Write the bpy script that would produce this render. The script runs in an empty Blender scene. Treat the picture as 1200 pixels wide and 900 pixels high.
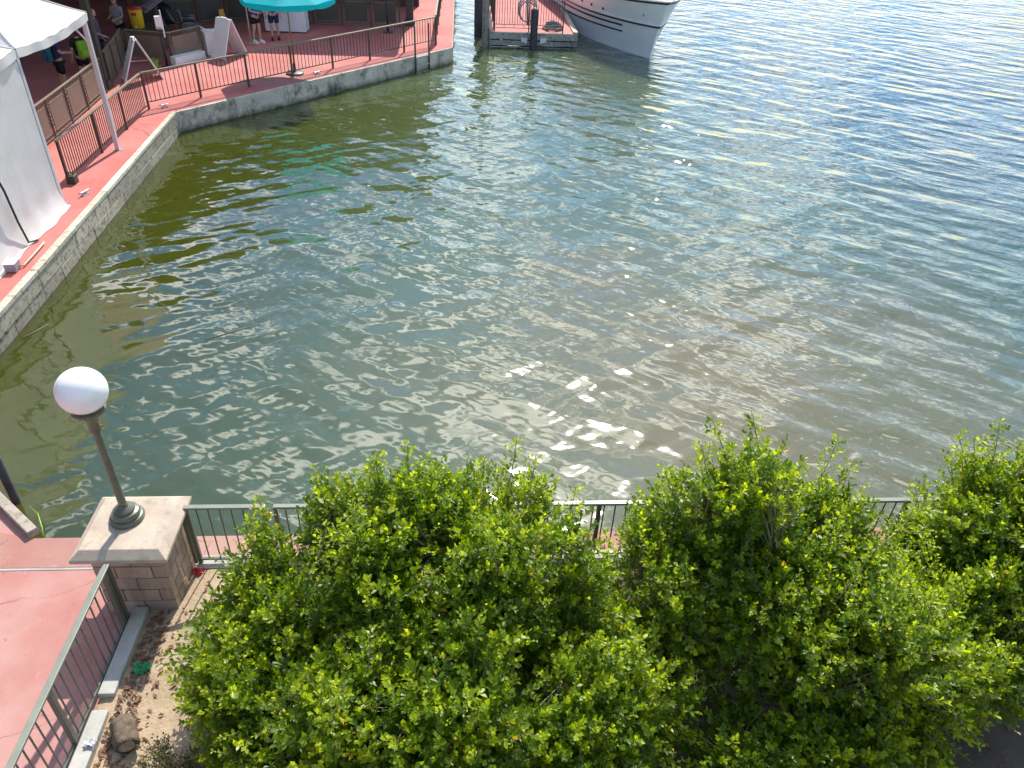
import bpy, bmesh, math, random
import numpy as np
from mathutils import Vector, Matrix

random.seed(7)
rng = np.random.default_rng(7)
SC = bpy.context.scene
COL = SC.collection
R = math.radians

# ------------------------------------------------------------------ camera
cam_d = bpy.data.cameras.new("camera")
cam_d.sensor_width = 36.0
cam_d.lens = 27.0
cam_d.clip_start = 0.05
cam_d.clip_end = 6000
cam = bpy.data.objects.new("camera", cam_d)
COL.objects.link(cam)
_n = np.array([60., 1230., 900.]); _v = np.array([-60., 660., -900.])
_Z = _n / np.linalg.norm(_n)
_Y = _v - _Z * (_v @ _Z); _Y /= np.linalg.norm(_Y)
_X = np.cross(_Y, _Z)
M = Matrix([list(_X), list(_Y), list(_Z)]).to_4x4()
M.translation = (0, 0, 7.3)
cam.matrix_world = M
SC.camera = cam

# ------------------------------------------------------------------ sun, sky, exposure
SUN_EL, SUN_AZ = R(46.0), R(11.0)        # azimuth measured from +Y towards +X
SC.view_settings.view_transform = 'Standard'
SC.view_settings.look = 'None'
SC.view_settings.exposure = 0.68
SC.view_settings.gamma = 1.0
sun_d = bpy.data.lights.new("sun", 'SUN')
sun_d.energy = 4.2
sun_d.angle = R(0.53)
sun_d.color = (1.0, 0.95, 0.86)
sun = bpy.data.objects.new("sun", sun_d)
sdir = Vector((math.sin(SUN_AZ) * math.cos(SUN_EL), math.cos(SUN_AZ) * math.cos(SUN_EL), math.sin(SUN_EL)))
sun.rotation_euler = sdir.to_track_quat('Z', 'Y').to_euler()
sun.location = (0, 0, 60)
COL.objects.link(sun)

W = bpy.data.worlds.new("World")
SC.world = W
W.use_nodes = True
nt = W.node_tree
nt.nodes.clear()
def wn(t): return nt.nodes.new(t)
sky = wn('ShaderNodeTexSky'); sky.sky_type = 'NISHITA'; sky.sun_disc = False
sky.sun_elevation = SUN_EL; sky.sun_rotation = SUN_AZ
sky.air_density = 1.0; sky.dust_density = 0.25; sky.ozone_density = 2.5
tc = wn('ShaderNodeTexCoord')
sep = wn('ShaderNodeSeparateXYZ'); nt.links.new(tc.outputs['Generated'], sep.inputs[0])
mz = wn('ShaderNodeMath'); mz.operation = 'MAXIMUM'; mz.inputs[1].default_value = 0.0
nt.links.new(sep.outputs['Z'], mz.inputs[0])
az = wn('ShaderNodeMath'); az.operation = 'ADD'; az.inputs[1].default_value = 0.12
nt.links.new(mz.outputs[0], az.inputs[0])
dx = wn('ShaderNodeMath'); dx.operation = 'DIVIDE'
dy = wn('ShaderNodeMath'); dy.operation = 'DIVIDE'
nt.links.new(sep.outputs['X'], dx.inputs[0]); nt.links.new(az.outputs[0], dx.inputs[1])
nt.links.new(sep.outputs['Y'], dy.inputs[0]); nt.links.new(az.outputs[0], dy.inputs[1])
cb = wn('ShaderNodeCombineXYZ')
nt.links.new(dx.outputs[0], cb.inputs[0]); nt.links.new(dy.outputs[0], cb.inputs[1])
cn = wn('ShaderNodeTexNoise'); cn.inputs['Scale'].default_value = 3
cn.inputs['Detail'].default_value = 5.0; cn.inputs['Roughness'].default_value = 0.52
cm0 = wn('ShaderNodeMapping'); cm0.inputs['Location'].default_value = (3.1, 1.7, 0)
nt.links.new(cb.outputs[0], cm0.inputs['Vector']); nt.links.new(cm0.outputs[0], cn.inputs['Vector'])
cr = wn('ShaderNodeValToRGB')
cr.color_ramp.elements[0].position = 0.52; cr.color_ramp.elements[0].color = (0, 0, 0, 1)
cr.color_ramp.elements[1].position = 0.59; cr.color_ramp.elements[1].color = (1, 1, 1, 1)
nt.links.new(cn.outputs['Fac'], cr.inputs['Fac'])
# cumulus: sunlit water droplets scatter forward, so a cloud is brighter the nearer it lies to the sun
dotn = wn('ShaderNodeVectorMath'); dotn.operation = 'DOT_PRODUCT'
dotn.inputs[1].default_value = tuple(sdir)
nt.links.new(tc.outputs['Generated'], dotn.inputs[0])
mr = wn('ShaderNodeMapRange'); mr.inputs['From Min'].default_value = 0.2; mr.inputs['From Max'].default_value = 1.0
mr.inputs['To Min'].default_value = 0.0; mr.inputs['To Max'].default_value = 1.0
nt.links.new(dotn.outputs['Value'], mr.inputs['Value'])
pw = wn('ShaderNodeMath'); pw.operation = 'POWER'; pw.inputs[1].default_value = 3.0
nt.links.new(mr.outputs[0], pw.inputs[0])
ml = wn('ShaderNodeMath'); ml.operation = 'MULTIPLY_ADD'; ml.inputs[1].default_value = 13.0; ml.inputs[2].default_value = 6.5
nt.links.new(pw.outputs[0], ml.inputs[0])
cc = wn('ShaderNodeVectorMath'); cc.operation = 'SCALE'
cc.inputs[0].default_value = (0.97, 0.98, 1.0)
nt.links.new(ml.outputs[0], cc.inputs['Scale'])
mixc = wn('ShaderNodeMix'); mixc.data_type = 'RGBA'
nt.links.new(cr.outputs['Color'], mixc.inputs['Factor'])
hs = wn('ShaderNodeHueSaturation'); hs.inputs['Saturation'].default_value = 1.35; hs.inputs['Value'].default_value = 0.98
nt.links.new(sky.outputs['Color'], hs.inputs['Color'])
nt.links.new(hs.outputs['Color'], mixc.inputs['A'])
nt.links.new(cc.outputs['Vector'], mixc.inputs['B'])
bg = wn('ShaderNodeBackground'); bg.inputs['Strength'].default_value = 0.13
nt.links.new(mixc.outputs['Result'], bg.inputs['Color'])
wo = wn('ShaderNodeOutputWorld')
nt.links.new(bg.outputs[0], wo.inputs['Surface'])

# ------------------------------------------------------------------ helpers
class MB:
    """collects shapes, then links them as ONE mesh object"""
    def __init__(s): s.v = []; s.f = []
    def add(s, vs, fs):
        o = len(s.v); s.v += [tuple(v) for v in vs]; s.f += [tuple(i + o for i in f) for f in fs]; return s
    def box(s, x0, x1, y0, y1, z0, z1):
        return s.add([(x0,y0,z0),(x1,y0,z0),(x1,y1,z0),(x0,y1,z0),(x0,y0,z1),(x1,y0,z1),(x1,y1,z1),(x0,y1,z1)],
                     [(3,2,1,0),(4,5,6,7),(0,1,5,4),(1,2,6,5),(2,3,7,6),(3,0,4,7)])
    def bar(s, a, b, w, h, up=(0,0,1)):
        """box beam from a to b, w wide sideways, h tall"""
        a = Vector(a); b = Vector(b); d = (b - a).normalized()
        u = Vector(up)
        if abs(d.dot(u)) > 0.99: u = Vector((0,1,0))
        r = d.cross(u).normalized(); u = r.cross(d).normalized()
        vs = []
        for p in (a, b):
            for i, j in ((-1,-1),(1,-1),(1,1),(-1,1)):
                vs.append(p + r*(i*w/2) + u*(j*h/2))
        return s.add(vs, [(0,1,2,3),(7,6,5,4),(1,0,4,5),(2,1,5,6),(3,2,6,7),(0,3,7,4)])
    def tube(s, pts, rad, n=8, cap=True):
        pts = [Vector(p) for p in pts]
        if not hasattr(rad, '__len__'): rad = [rad]*len(pts)
        vs = []; prev = None
        for i, p in enumerate(pts):
            d = (pts[min(i+1, len(pts)-1)] - pts[max(i-1, 0)]).normalized()
            if prev is None:
                u = Vector((0,0,1)) if abs(d.z) < 0.9 else Vector((1,0,0))
                r = d.cross(u).normalized()
            else:
                r = (prev - d*prev.dot(d)).normalized()
            prev = r; q = d.cross(r)
            for k in range(n):
                a = 2*math.pi*k/n
                vs.append(p + (r*math.cos(a) + q*math.sin(a))*rad[i])
        fs = []
        for i in range(len(pts)-1):
            for k in range(n):
                fs.append((i*n+k, i*n+(k+1) % n, (i+1)*n+(k+1) % n, (i+1)*n+k))
        if cap:
            fs.append(tuple(range(n))[::-1]); fs.append(tuple(range((len(pts)-1)*n, len(pts)*n)))
        return s.add(vs, fs)
    def lathe(s, prof, c=(0,0,0), n=24, tilt=None):
        vs = []; fs = []
        for r, z in prof:
            for k in range(n):
                a = 2*math.pi*k/n
                vs.append((c[0]+r*math.cos(a), c[1]+r*math.sin(a), c[2]+z))
        m = len(prof)
        for i in range(m-1):
            for k in range(n):
                fs.append((i*n+k, i*n+(k+1) % n, (i+1)*n+(k+1) % n, (i+1)*n+k))
        if prof[0][0] > 1e-4: fs.append(tuple(range(n))[::-1])
        if prof[-1][0] > 1e-4: fs.append(tuple(range((m-1)*n, m*n)))
        return s.add(vs, fs)
    def ellipsoid(s, c, r, n=16, m=10, rot=None):
        vs = []; fs = []
        c = Vector(c)
        for i in range(m+1):
            t = math.pi*i/m
            for k in range(n):
                a = 2*math.pi*k/n
                v = Vector((r[0]*math.sin(t)*math.cos(a), r[1]*math.sin(t)*math.sin(a), -r[2]*math.cos(t)))
                if rot is not None: v = rot @ v
                vs.append(c+v)
        for i in range(m):
            for k in range(n):
                fs.append((i*n+k, i*n+(k+1) % n, (i+1)*n+(k+1) % n, (i+1)*n+k))
        return s.add(vs, fs)
    def prism(s, poly, z0, z1):
        n = len(poly)
        vs = [(x, y, z0) for x, y in poly] + [(x, y, z1) for x, y in poly]
        fs = [tuple(range(n))[::-1], tuple(range(n, 2*n))]
        fs += [(i, (i+1) % n, n+(i+1) % n, n+i) for i in range(n)]
        return s.add(vs, fs)
    def grid(s, nx, ny, fn):
        o = [fn(i/nx, j/ny) for j in range(ny+1) for i in range(nx+1)]
        fs = [(j*(nx+1)+i, j*(nx+1)+i+1, (j+1)*(nx+1)+i+1, (j+1)*(nx+1)+i) for j in range(ny) for i in range(nx)]
        return s.add(o, fs)
    def mesh(s, name, m, smooth=False, bevel=0.0):
        me = bpy.data.meshes.new(name)
        me.from_pydata([tuple(v) for v in s.v], [], s.f)
        bm = bmesh.new(); bm.from_mesh(me)
        bmesh.ops.remove_doubles(bm, verts=bm.verts, dist=1e-5)
        bmesh.ops.recalc_face_normals(bm, faces=bm.faces)
        if bevel > 0:
            es = [e for e in bm.edges if len(e.link_faces) == 2 and e.calc_face_angle() > 0.6]
            bmesh.ops.bevel(bm, geom=es, offset=bevel, segments=2, affect='EDGES', profile=0.6, clamp_overlap=True)
        bm.to_mesh(me); bm.free()
        if m: me.materials.append(m)
        if smooth:
            for p in me.polygons: p.use_smooth = True
            if smooth == 'auto':
                try: me.set_sharp_from_angle(angle=R(40))
                except Exception: pass
        return me
    def build(s, name, m, parent=None, smooth=False, bevel=0.0, loc=None):
        return place(s.mesh(name, m, smooth, bevel), name, parent, loc)

def place(me, name, parent=None, loc=None, rz=0.0):
    o = bpy.data.objects.new(name, me)
    COL.objects.link(o)
    if parent is not None: o.parent = parent
    if loc is not None: o.location = loc
    if rz: o.rotation_euler = (0, 0, rz)
    return o
def tag(o, label=None, cat=None, group=None, kind=None):
    if label: o['label'] = label
    if cat: o['category'] = cat
    if group: o['group'] = group
    if kind: o['kind'] = kind
    return o
def thing(name, label, cat, loc=(0,0,0), rz=0.0, group=None):
    o = bpy.data.objects.new(name, None); COL.objects.link(o)
    o.empty_display_size = 0.2
    o.location = loc; o.rotation_euler = (0, 0, rz)
    return tag(o, label, cat, group)

# ------------------------------------------------------------------ materials
def new_mat(name):
    m = bpy.data.materials.new(name); m.use_nodes = True
    t = m.node_tree; b = t.nodes['Principled BSDF']
    return m, t, b
def noise(t, scale, detail=4, rough=0.55, vec=None, obj=True):
    n = t.nodes.new('ShaderNodeTexNoise')
    n.inputs['Scale'].default_value = scale; n.inputs['Detail'].default_value = detail
    n.inputs['Roughness'].default_value = rough
    if vec is None:
        g = t.nodes.new('ShaderNodeNewGeometry'); vec = g.outputs['Position']
    t.links.new(vec, n.inputs['Vector'])
    return n.outputs['Fac']
def ramp(t, fac, stops):
    r = t.nodes.new('ShaderNodeValToRGB')
    e = r.color_ramp.elements
    while len(e) < len(stops): e.new(0.5)
    for k, (p, c) in enumerate(stops):
        e[k].position = p; e[k].color = (*c, 1)
    t.links.new(fac, r.inputs['Fac'])
    return r.outputs['Color']
def mixcol(t, fac, a, b, mode='MIX'):
    m = t.nodes.new('ShaderNodeMix'); m.data_type = 'RGBA'; m.blend_type = mode
    for k, v in (('Factor', fac), ('A', a), ('B', b)):
        if isinstance(v, (int, float)): m.inputs[k].default_value = v
        elif isinstance(v, tuple): m.inputs[k].default_value = (*v, 1)
        else: t.links.new(v, m.inputs[k])
    return m.outputs['Result']
def bump(t, b, fac, dist=0.01, strength=1.0, prev=None):
    n = t.nodes.new('ShaderNodeBump'); n.inputs['Distance'].default_value = dist
    n.inputs['Strength'].default_value = strength
    t.links.new(fac, n.inputs['Height'])
    if prev is not None: t.links.new(prev, n.inputs['Normal'])
    if b is not None: t.links.new(n.outputs[0], b.inputs['Normal'])
    return n.outputs[0]
def scaled(t, v):
    g = t.nodes.new('ShaderNodeNewGeometry'); m = t.nodes.new('ShaderNodeMapping')
    m.inputs['Scale'].default_value = v
    t.links.new(g.outputs['Position'], m.inputs['Vector'])
    return m.outputs[0]
def plain(name, col, rough=0.5, metal=0.0, var=0.15, scale=6.0, bmp=0.0, spec=0.5):
    m, t, b = new_mat(name)
    n = noise(t, scale, 5)
    lo = tuple(c*(1-var) for c in col); hi = tuple(min(1, c*(1+var)) for c in col)
    t.links.new(ramp(t, n, [(0.3, lo), (0.7, hi)]), b.inputs['Base Color'])
    b.inputs['Roughness'].default_value = rough; b.inputs['Metallic'].default_value = metal
    b.inputs['Specular IOR Level'].default_value = spec
    if bmp: bump(t, b, noise(t, scale*6, 4), bmp)
    return m

# painted red concrete, sun-bleached in patches
def red_paint(name, base, pale, dirt, seam=False):
    m, t, b = new_mat(name)
    big = noise(t, 0.55, 4, 0.6); mid = noise(t, 2.6, 6, 0.65); fine = noise(t, 60, 3, 0.6)
    c = ramp(t, big, [(0.32, base), (0.62, pale)])
    c = mixcol(t, ramp(t, mid, [(0.52, (0,0,0)), (0.72, (0.7,0.7,0.7))]), c, pale)
    c = mixcol(t, ramp(t, noise(t, 1.3, 7, 0.7), [(0.58, (0,0,0)), (0.75, (0.8,0.8,0.8))]), c, dirt)
    c = mixcol(t, ramp(t, fine, [(0.66, (0,0,0)), (0.74, (0.5,0.5,0.5))]), c, tuple(x*0.6 for x in base))
    sp1 = noise(t, 11, 2, 0.5)
    c = mixcol(t, ramp(t, sp1, [(0.70, (0,0,0)), (0.76, (0.55,)*3)]), c, tuple(x*0.45 for x in base))
    sp2 = noise(t, 7, 6, 0.75, scaled(t, (1, 0.45, 1)))
    c = mixcol(t, ramp(t, sp2, [(0.60, (0,0,0)), (0.72, (0.45,)*3)]), c, tuple(min(1, x*1.35) for x in pale))
    vo = t.nodes.new('ShaderNodeTexVoronoi'); vo.feature = 'DISTANCE_TO_EDGE'; vo.inputs['Scale'].default_value = 0.55
    g_ = t.nodes.new('ShaderNodeNewGeometry'); ad_ = t.nodes.new('ShaderNodeVectorMath'); ad_.operation = 'MULTIPLY_ADD'
    nz_ = t.nodes.new('ShaderNodeTexNoise'); nz_.inputs['Scale'].default_value = 2.2; nz_.inputs['Detail'].default_value = 6
    t.links.new(g_.outputs['Position'], nz_.inputs['Vector'])
    t.links.new(nz_.outputs['Color'], ad_.inputs[0]); ad_.inputs[1].default_value = (0.5,0.5,0.0); t.links.new(g_.outputs['Position'], ad_.inputs[2])
    t.links.new(ad_.outputs[0], vo.inputs['Vector'])
    ck = ramp(t, vo.outputs['Distance'], [(0.0, (0.75,)*3), (0.006, (0,0,0))])
    ck = mixcol(t, ramp(t, noise(t, 0.8, 3), [(0.42, (0,0,0)), (0.56, (1,1,1))]), (0,0,0), ck)
    c = mixcol(t, ck, c, tuple(x*0.4 for x in base))
    t.links.new(c, b.inputs['Base Color'])
    b.inputs['Roughness'].default_value = 0.75; b.inputs['Specular IOR Level'].default_value = 0.25
    bump(t, b, fine, 0.004, 0.6)
    return m
M_red = red_paint('red_painted_concrete', (0.46,0.125,0.105), (0.52,0.19,0.165), (0.30,0.11,0.09))
M_pink = red_paint('faded_red_concrete', (0.385,0.138,0.117), (0.48,0.28,0.24), (0.32,0.16,0.132))

def concrete(name, col, streak=True, dark=(0.05,0.048,0.04)):
    m, t, b = new_mat(name)
    n1 = noise(t, 1.8, 7, 0.65); n2 = noise(t, 30, 4, 0.6)
    c = ramp(t, n1, [(0.3, tuple(x*0.7 for x in col)), (0.7, tuple(min(1, x*1.2) for x in col))])
    if streak:
        s = noise(t, 1.0, 7, 0.7, scaled(t, (1.6, 1.6, 1.3)))
        c = mixcol(t, ramp(t, s, [(0.50, (0,0,0)), (0.66, (0.9,0.9,0.9))]), c, dark)
        z = t.nodes.new('ShaderNodeSeparateXYZ'); g = t.nodes.new('ShaderNodeNewGeometry')
        t.links.new(g.outputs['Position'], z.inputs[0])
        # weed and slime growing just above the waterline, patchy
        a = t.nodes.new('ShaderNodeMath'); a.operation = 'MULTIPLY_ADD'; a.inputs[1].default_value = 0.35; 
        t.links.new(noise(t, 4, 5), a.inputs[0]); t.links.new(z.outputs['Z'], a.inputs[2])
        c = mixcol(t, ramp(t, a.outputs[0], [(0.0, (0.85,)*3), (0.0, (0.85,)*3)]) if False else wet(t, a.outputs[0]), c, (0.06,0.055,0.02))
    t.links.new(c, b.inputs['Base Color'])
    b.inputs['Roughness'].default_value = 0.85
    bump(t, b, n2, 0.006)
    return m
def wet(t, h):
    r = t.nodes.new('ShaderNodeMapRange')
    r.inputs['From Min'].default_value = -0.24; r.inputs['From Max'].default_value = -0.46
    r.inputs['To Min'].default_value = 0.0; r.inputs['To Max'].default_value = 0.9
    t.links.new(h, r.inputs['Value'])
    return r.outputs[0]
M_conc = concrete('quay_concrete', (0.60,0.53,0.42))
M_kerb = concrete('kerb_concrete', (0.40,0.385,0.345), False)
def timber(name, col, dark):
    m, t, b = new_mat(name)
    oi = t.nodes.new('ShaderNodeObjectInfo')
    n1 = noise(t, 1.5, 7, 0.7); n2 = noise(t, 9, 6, 0.7)
    c = ramp(t, n1, [(0.3, tuple(x*0.75 for x in col)), (0.7, tuple(min(1, x*1.15) for x in col))])
    c = mixcol(t, ramp(t, n2, [(0.50, (0,0,0)), (0.66, (0.9,)*3)]), c, dark)
    hsv = t.nodes.new('ShaderNodeHueSaturation')
    mr_ = t.nodes.new('ShaderNodeMapRange'); mr_.inputs['To Min'].default_value = 0.75; mr_.inputs['To Max'].default_value = 1.2
    t.links.new(oi.outputs['Random'], mr_.inputs['Value']); t.links.new(mr_.outputs[0], hsv.inputs['Value'])
    t.links.new(c, hsv.inputs['Color'])
    t.links.new(hsv.outputs[0], b.inputs['Base Color'])
    b.inputs['Roughness'].default_value = 0.8
    bump(t, b, n2, 0.008)
    return m
M_fascia = timber('weathered_white_timber', (0.43,0.375,0.28), (0.07,0.055,0.035))
M_beigecap = timber('cream_cap_timber', (0.62,0.56,0.43), (0.30,0.25,0.17))
M_plank = timber('grey_dock_timber', (0.36,0.355,0.31), (0.04,0.04,0.035))
M_beige = timber('pale_edge_timber', (0.50,0.42,0.30), (0.22,0.17,0.11))
M_pile = plain('dark_pile_paint', (0.045,0.05,0.065), 0.6, var=0.35, scale=8, bmp=0.006)
M_pilewood = timber('old_pile_wood', (0.30,0.28,0.24), (0.05,0.045,0.04))
M_rail = plain('olive_rail_paint', (0.12,0.125,0.095), 0.42, var=0.12, scale=5)
M_railtop = plain('olive_rail_top_paint', (0.22,0.23,0.18), 0.38, var=0.12, scale=5)
M_railfar = plain('brown_rail_paint', (0.07,0.06,0.045), 0.42, var=0.15, scale=5)
M_railcap = plain('tan_rail_cap_paint', (0.26,0.21,0.145), 0.4, var=0.12, scale=5)
M_tan = plain('tan_panel_paint', (0.20,0.16,0.115), 0.5, var=0.1, scale=3)
M_dkpanel = plain('dark_brown_panel_paint', (0.075,0.066,0.052), 0.5, var=0.1, scale=3)
M_white = plain('white_paint', (0.78,0.78,0.77), 0.45, var=0.04, scale=3)
M_black = plain('black_metal', (0.02,0.02,0.022), 0.45, var=0.2, scale=6)
M_steel = plain('galvanised_steel', (0.45,0.45,0.45), 0.4, 0.7, var=0.15, scale=20)
M_pole = plain('white_tent_pole', (0.62,0.60,0.62), 0.4, 0.1, var=0.06)
M_brass = plain('brass', (0.55,0.36,0.12), 0.35, 0.9)
M_hull = plain('white_hull_paint', (0.86,0.86,0.86), 0.22, var=0.04, scale=1.2)
M_stripe = plain('navy_stripe_paint', (0.035,0.038,0.055), 0.3)
M_glass = plain('dark_window_glass', (0.02,0.025,0.03), 0.05)
M_wood = plain('varnished_wood', (0.30,0.17,0.07), 0.35, var=0.3)
M_bark = plain('grey_brown_bark', (0.15,0.11,0.075), 0.9, var=0.5, scale=14, bmp=0.014)
M_twig = plain('pale_twig_bark', (0.26,0.21,0.15), 0.8, var=0.3, scale=20)
M_stand = plain('dark_olive_paint', (0.05,0.055,0.04), 0.5)
M_build = plain('brown_building_render', (0.075,0.065,0.045), 0.8, var=0.2, scale=1.0)
M_roof = plain('dark_shingle_roof', (0.055,0.05,0.04), 0.85, var=0.3, scale=3.0)

def fabric(name, col, transl=0.25, scale=2.0, bm=0.01):
    m, t, b = new_mat(name)
    n = noise(t, scale, 4)
    t.links.new(ramp(t, n, [(0.3, (col[0]*0.90, col[1]*0.87, col[2]*0.81)), (0.6, col)]), b.inputs['Base Color'])
    b.inputs['Roughness'].default_value = 0.7; b.inputs['Specular IOR Level'].default_value = 0.25
    tr = t.nodes.new('ShaderNodeBsdfTranslucent'); tr.inputs['Color'].default_value = (*col, 1)
    mx = t.nodes.new('ShaderNodeMixShader'); mx.inputs[0].default_value = transl
    t.links.new(b.outputs[0], mx.inputs[1]); t.links.new(tr.outputs[0], mx.inputs[2])
    t.links.new(mx.outputs[0], t.nodes['Material Output'].inputs['Surface'])
    wv = noise(t, 1.0, 3, 0.5, scaled(t, (2.2, 2.2, 0.9)))
    nb = bump(t, b, wv, bm*1.2)
    t.links.new(nb, tr.inputs['Normal'])
    return m
M_canvas = fabric('white_canvas', (0.80,0.79,0.76), 0.22)
M_umb = fabric('turquoise_canvas', (0.008,0.60,0.66), 0.5)
M_navy = fabric('navy_cloth', (0.025,0.035,0.09), 0.0, bm=0.004)
M_royal = fabric('royal_blue_cloth', (0.03,0.07,0.36), 0.0, bm=0.004)
M_blackcl = fabric('black_cloth', (0.015,0.015,0.02), 0.0, bm=0.004)
M_greycl = fabric('grey_cloth', (0.30,0.29,0.31), 0.0, bm=0.004)
M_plum = fabric('plum_grey_cloth', (0.11,0.085,0.12), 0.0, bm=0.004)
M_teal = fabric('teal_pack_cloth', (0.02,0.10,0.14), 0.0, bm=0.003)
M_lime = fabric('lime_pack_cloth', (0.20,0.42,0.03), 0.0, bm=0.003)
M_skin = plain('skin', (0.50,0.30,0.21), 0.5, var=0.05)
M_hair = plain('dark_hair', (0.03,0.02,0.015), 0.5, var=0.3, scale=40)
M_hairb = plain('brown_hair', (0.10,0.055,0.03), 0.5, var=0.3, scale=40)
M_yellow = plain('yellow_plastic', (0.75,0.42,0.01), 0.4, var=0.05)
M_redpl = plain('red_plastic', (0.42,0.03,0.03), 0.4, var=0.08)
M_greenpl = plain('green_wrapper', (0.03,0.33,0.13), 0.35, var=0.2)
M_limepl = plain('lime_plastic', (0.20,0.40,0.04), 0.4)
M_mauve = plain('mauve_board_paint', (0.26,0.17,0.16), 0.5)
M_greybd = plain('grey_board_paint', (0.30,0.29,0.33), 0.4)
M_rope = plain('grey_rope', (0.28,0.28,0.27), 0.9, var=0.3, scale=30)
M_eye = plain('dark_eye', (0.02,0.015,0.01), 0.2)
M_lip = plain('lips', (0.38,0.16,0.13), 0.5)

# opal globe
M_globe, t, b = new_mat('opal_white_globe')
b.inputs['Base Color'].default_value = (0.88,0.86,0.83,1); b.inputs['Roughness'].default_value = 0.12
b.inputs['Subsurface Weight'].default_value = 0.6; b.inputs['Subsurface Radius'].default_value = (0.2,0.2,0.2)
b.inputs['Subsurface Scale'].default_value = 0.5

# cast stone and split-face blocks
def stone(name, col, pit=0.55):
    m, t, b = new_mat(name)
    oi = t.nodes.new('ShaderNodeObjectInfo')
    n1 = noise(t, 3.0, 6, 0.6); n2 = noise(t, 70, 4, 0.7)
    c = ramp(t, n1, [(0.3, tuple(x*0.8 for x in col)), (0.7, tuple(x*1.15 for x in col))])
    c = mixcol(t, ramp(t, n2, [(0.35, (0.6,)*3), (0.5, (0,0,0))]), c, tuple(x*pit for x in col))
    st_ = noise(t, 1.0, 6, 0.7, scaled(t, (9, 9, 1.6)))
    c = mixcol(t, ramp(t, st_, [(0.52, (0,0,0)), (0.70, (0.65,)*3)]), c, tuple(x*0.5 for x in col))
    hsv = t.nodes.new('ShaderNodeHueSaturation')
    mr_ = t.nodes.new('ShaderNodeMapRange'); mr_.inputs['To Min'].default_value = 0.78; mr_.inputs['To Max'].default_value = 1.15
    t.links.new(oi.outputs['Random'], mr_.inputs['Value']); t.links.new(mr_.outputs[0], hsv.inputs['Value'])
    t.links.new(c, hsv.inputs['Color']); t.links.new(hsv.outputs[0], b.inputs['Base Color'])
    b.inputs['Roughness'].default_value = 0.9
    bump(t, b, n2, 0.004)
    return m
M_block = stone('tan_split_block', (0.46,0.345,0.26), 0.7)
M_cap = stone('cast_stone_cap', (0.60,0.485,0.37), 0.82)
M_mortar = stone('grey_mortar', (0.20,0.16,0.125))

# sandy soil
M_soil, t, b = new_mat('sandy_soil')
n1 = noise(t, 1.6, 7, 0.65); n2 = noise(t, 40, 5, 0.7); n3 = noise(t, 6, 5, 0.6)
c = ramp(t, n1, [(0.3, (0.38,0.275,0.17)), (0.7, (0.53,0.405,0.27))])
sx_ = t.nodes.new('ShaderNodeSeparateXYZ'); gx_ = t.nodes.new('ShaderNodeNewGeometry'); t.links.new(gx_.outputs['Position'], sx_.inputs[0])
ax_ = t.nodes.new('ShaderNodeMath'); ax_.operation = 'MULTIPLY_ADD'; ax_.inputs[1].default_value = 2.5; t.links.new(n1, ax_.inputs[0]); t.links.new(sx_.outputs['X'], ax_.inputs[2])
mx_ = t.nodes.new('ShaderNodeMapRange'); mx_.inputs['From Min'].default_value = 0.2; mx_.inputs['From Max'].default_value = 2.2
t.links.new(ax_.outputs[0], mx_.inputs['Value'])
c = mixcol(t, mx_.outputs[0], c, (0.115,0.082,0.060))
c = mixcol(t, ramp(t, n3, [(0.55, (0,0,0)), (0.7, (0.6,)*3)]), c, (0.20,0.135,0.075))
c = mixcol(t, ramp(t, n2, [(0.3, (0.5,)*3), (0.45, (0,0,0))]), c, (0.22,0.16,0.10))
t.links.new(c, b.inputs['Base Color']); b.inputs['Roughness'].default_value = 0.95
bump(t, b, n2, 0.02, 0.8, bump(t, None, n3, 0.05, 0.6))

# leaves
def leaf_mat(name, rough=0.40, tl=0.48):
    m, t, b = new_mat(name)
    at = t.nodes.new('ShaderNodeAttribute'); at.attribute_name = 'tint'
    t.links.new(at.outputs['Color'], b.inputs['Base Color'])
    b.inputs['Roughness'].default_value = rough; b.inputs['Specular IOR Level'].default_value = 0.5
    tr = t.nodes.new('ShaderNodeBsdfTranslucent')
    g = t.nodes.new('ShaderNodeMix'); g.data_type = 'RGBA'; g.blend_type = 'MULTIPLY'; g.inputs['Factor'].default_value = 1.0
    t.links.new(at.outputs['Color'], g.inputs['A']); g.inputs['B'].default_value = (3.0, 2.6, 0.7, 1)
    t.links.new(g.outputs['Result'], tr.inputs['Color'])
    mx = t.nodes.new('ShaderNodeMixShader'); mx.inputs[0].default_value = tl
    t.links.new(b.outputs[0], mx.inputs[1]); t.links.new(tr.outputs[0], mx.inputs[2])
    t.links.new(mx.outputs[0], t.nodes['Material Output'].inputs['Surface'])
    return m
M_leaf = leaf_mat('glossy_leaf')
M_dry = plain('dry_brown_leaf', (0.17,0.085,0.045), 0.7, var=0.5, scale=25)

# ------------------------------------------------------------------ water
M_water, t, b = new_mat('murky_green_water')
geo = t.nodes.new('ShaderNodeNewGeometry')
def wnoise(rot, sx, sy, scale, detail, rough=0.5, dist=0.0):
    # rot: direction of the crests on the water; sx along the crest, sy across it
    m0 = t.nodes.new('ShaderNodeMapping'); m0.inputs['Rotation'].default_value = (0, 0, -rot)
    t.links.new(geo.outputs['Position'], m0.inputs['Vector'])
    mp = t.nodes.new('ShaderNodeMapping'); mp.inputs['Scale'].default_value = (sx, sy, 1)
    t.links.new(m0.outputs[0], mp.inputs['Vector'])
    n = t.nodes.new('ShaderNodeTexNoise'); n.inputs['Scale'].default_value = scale
    n.inputs['Detail'].default_value = detail; n.inputs['Roughness'].default_value = rough
    n.inputs['Distortion'].default_value = dist
    t.links.new(mp.outputs[0], n.inputs['Vector'])
    return n.outputs['Fac']
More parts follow.
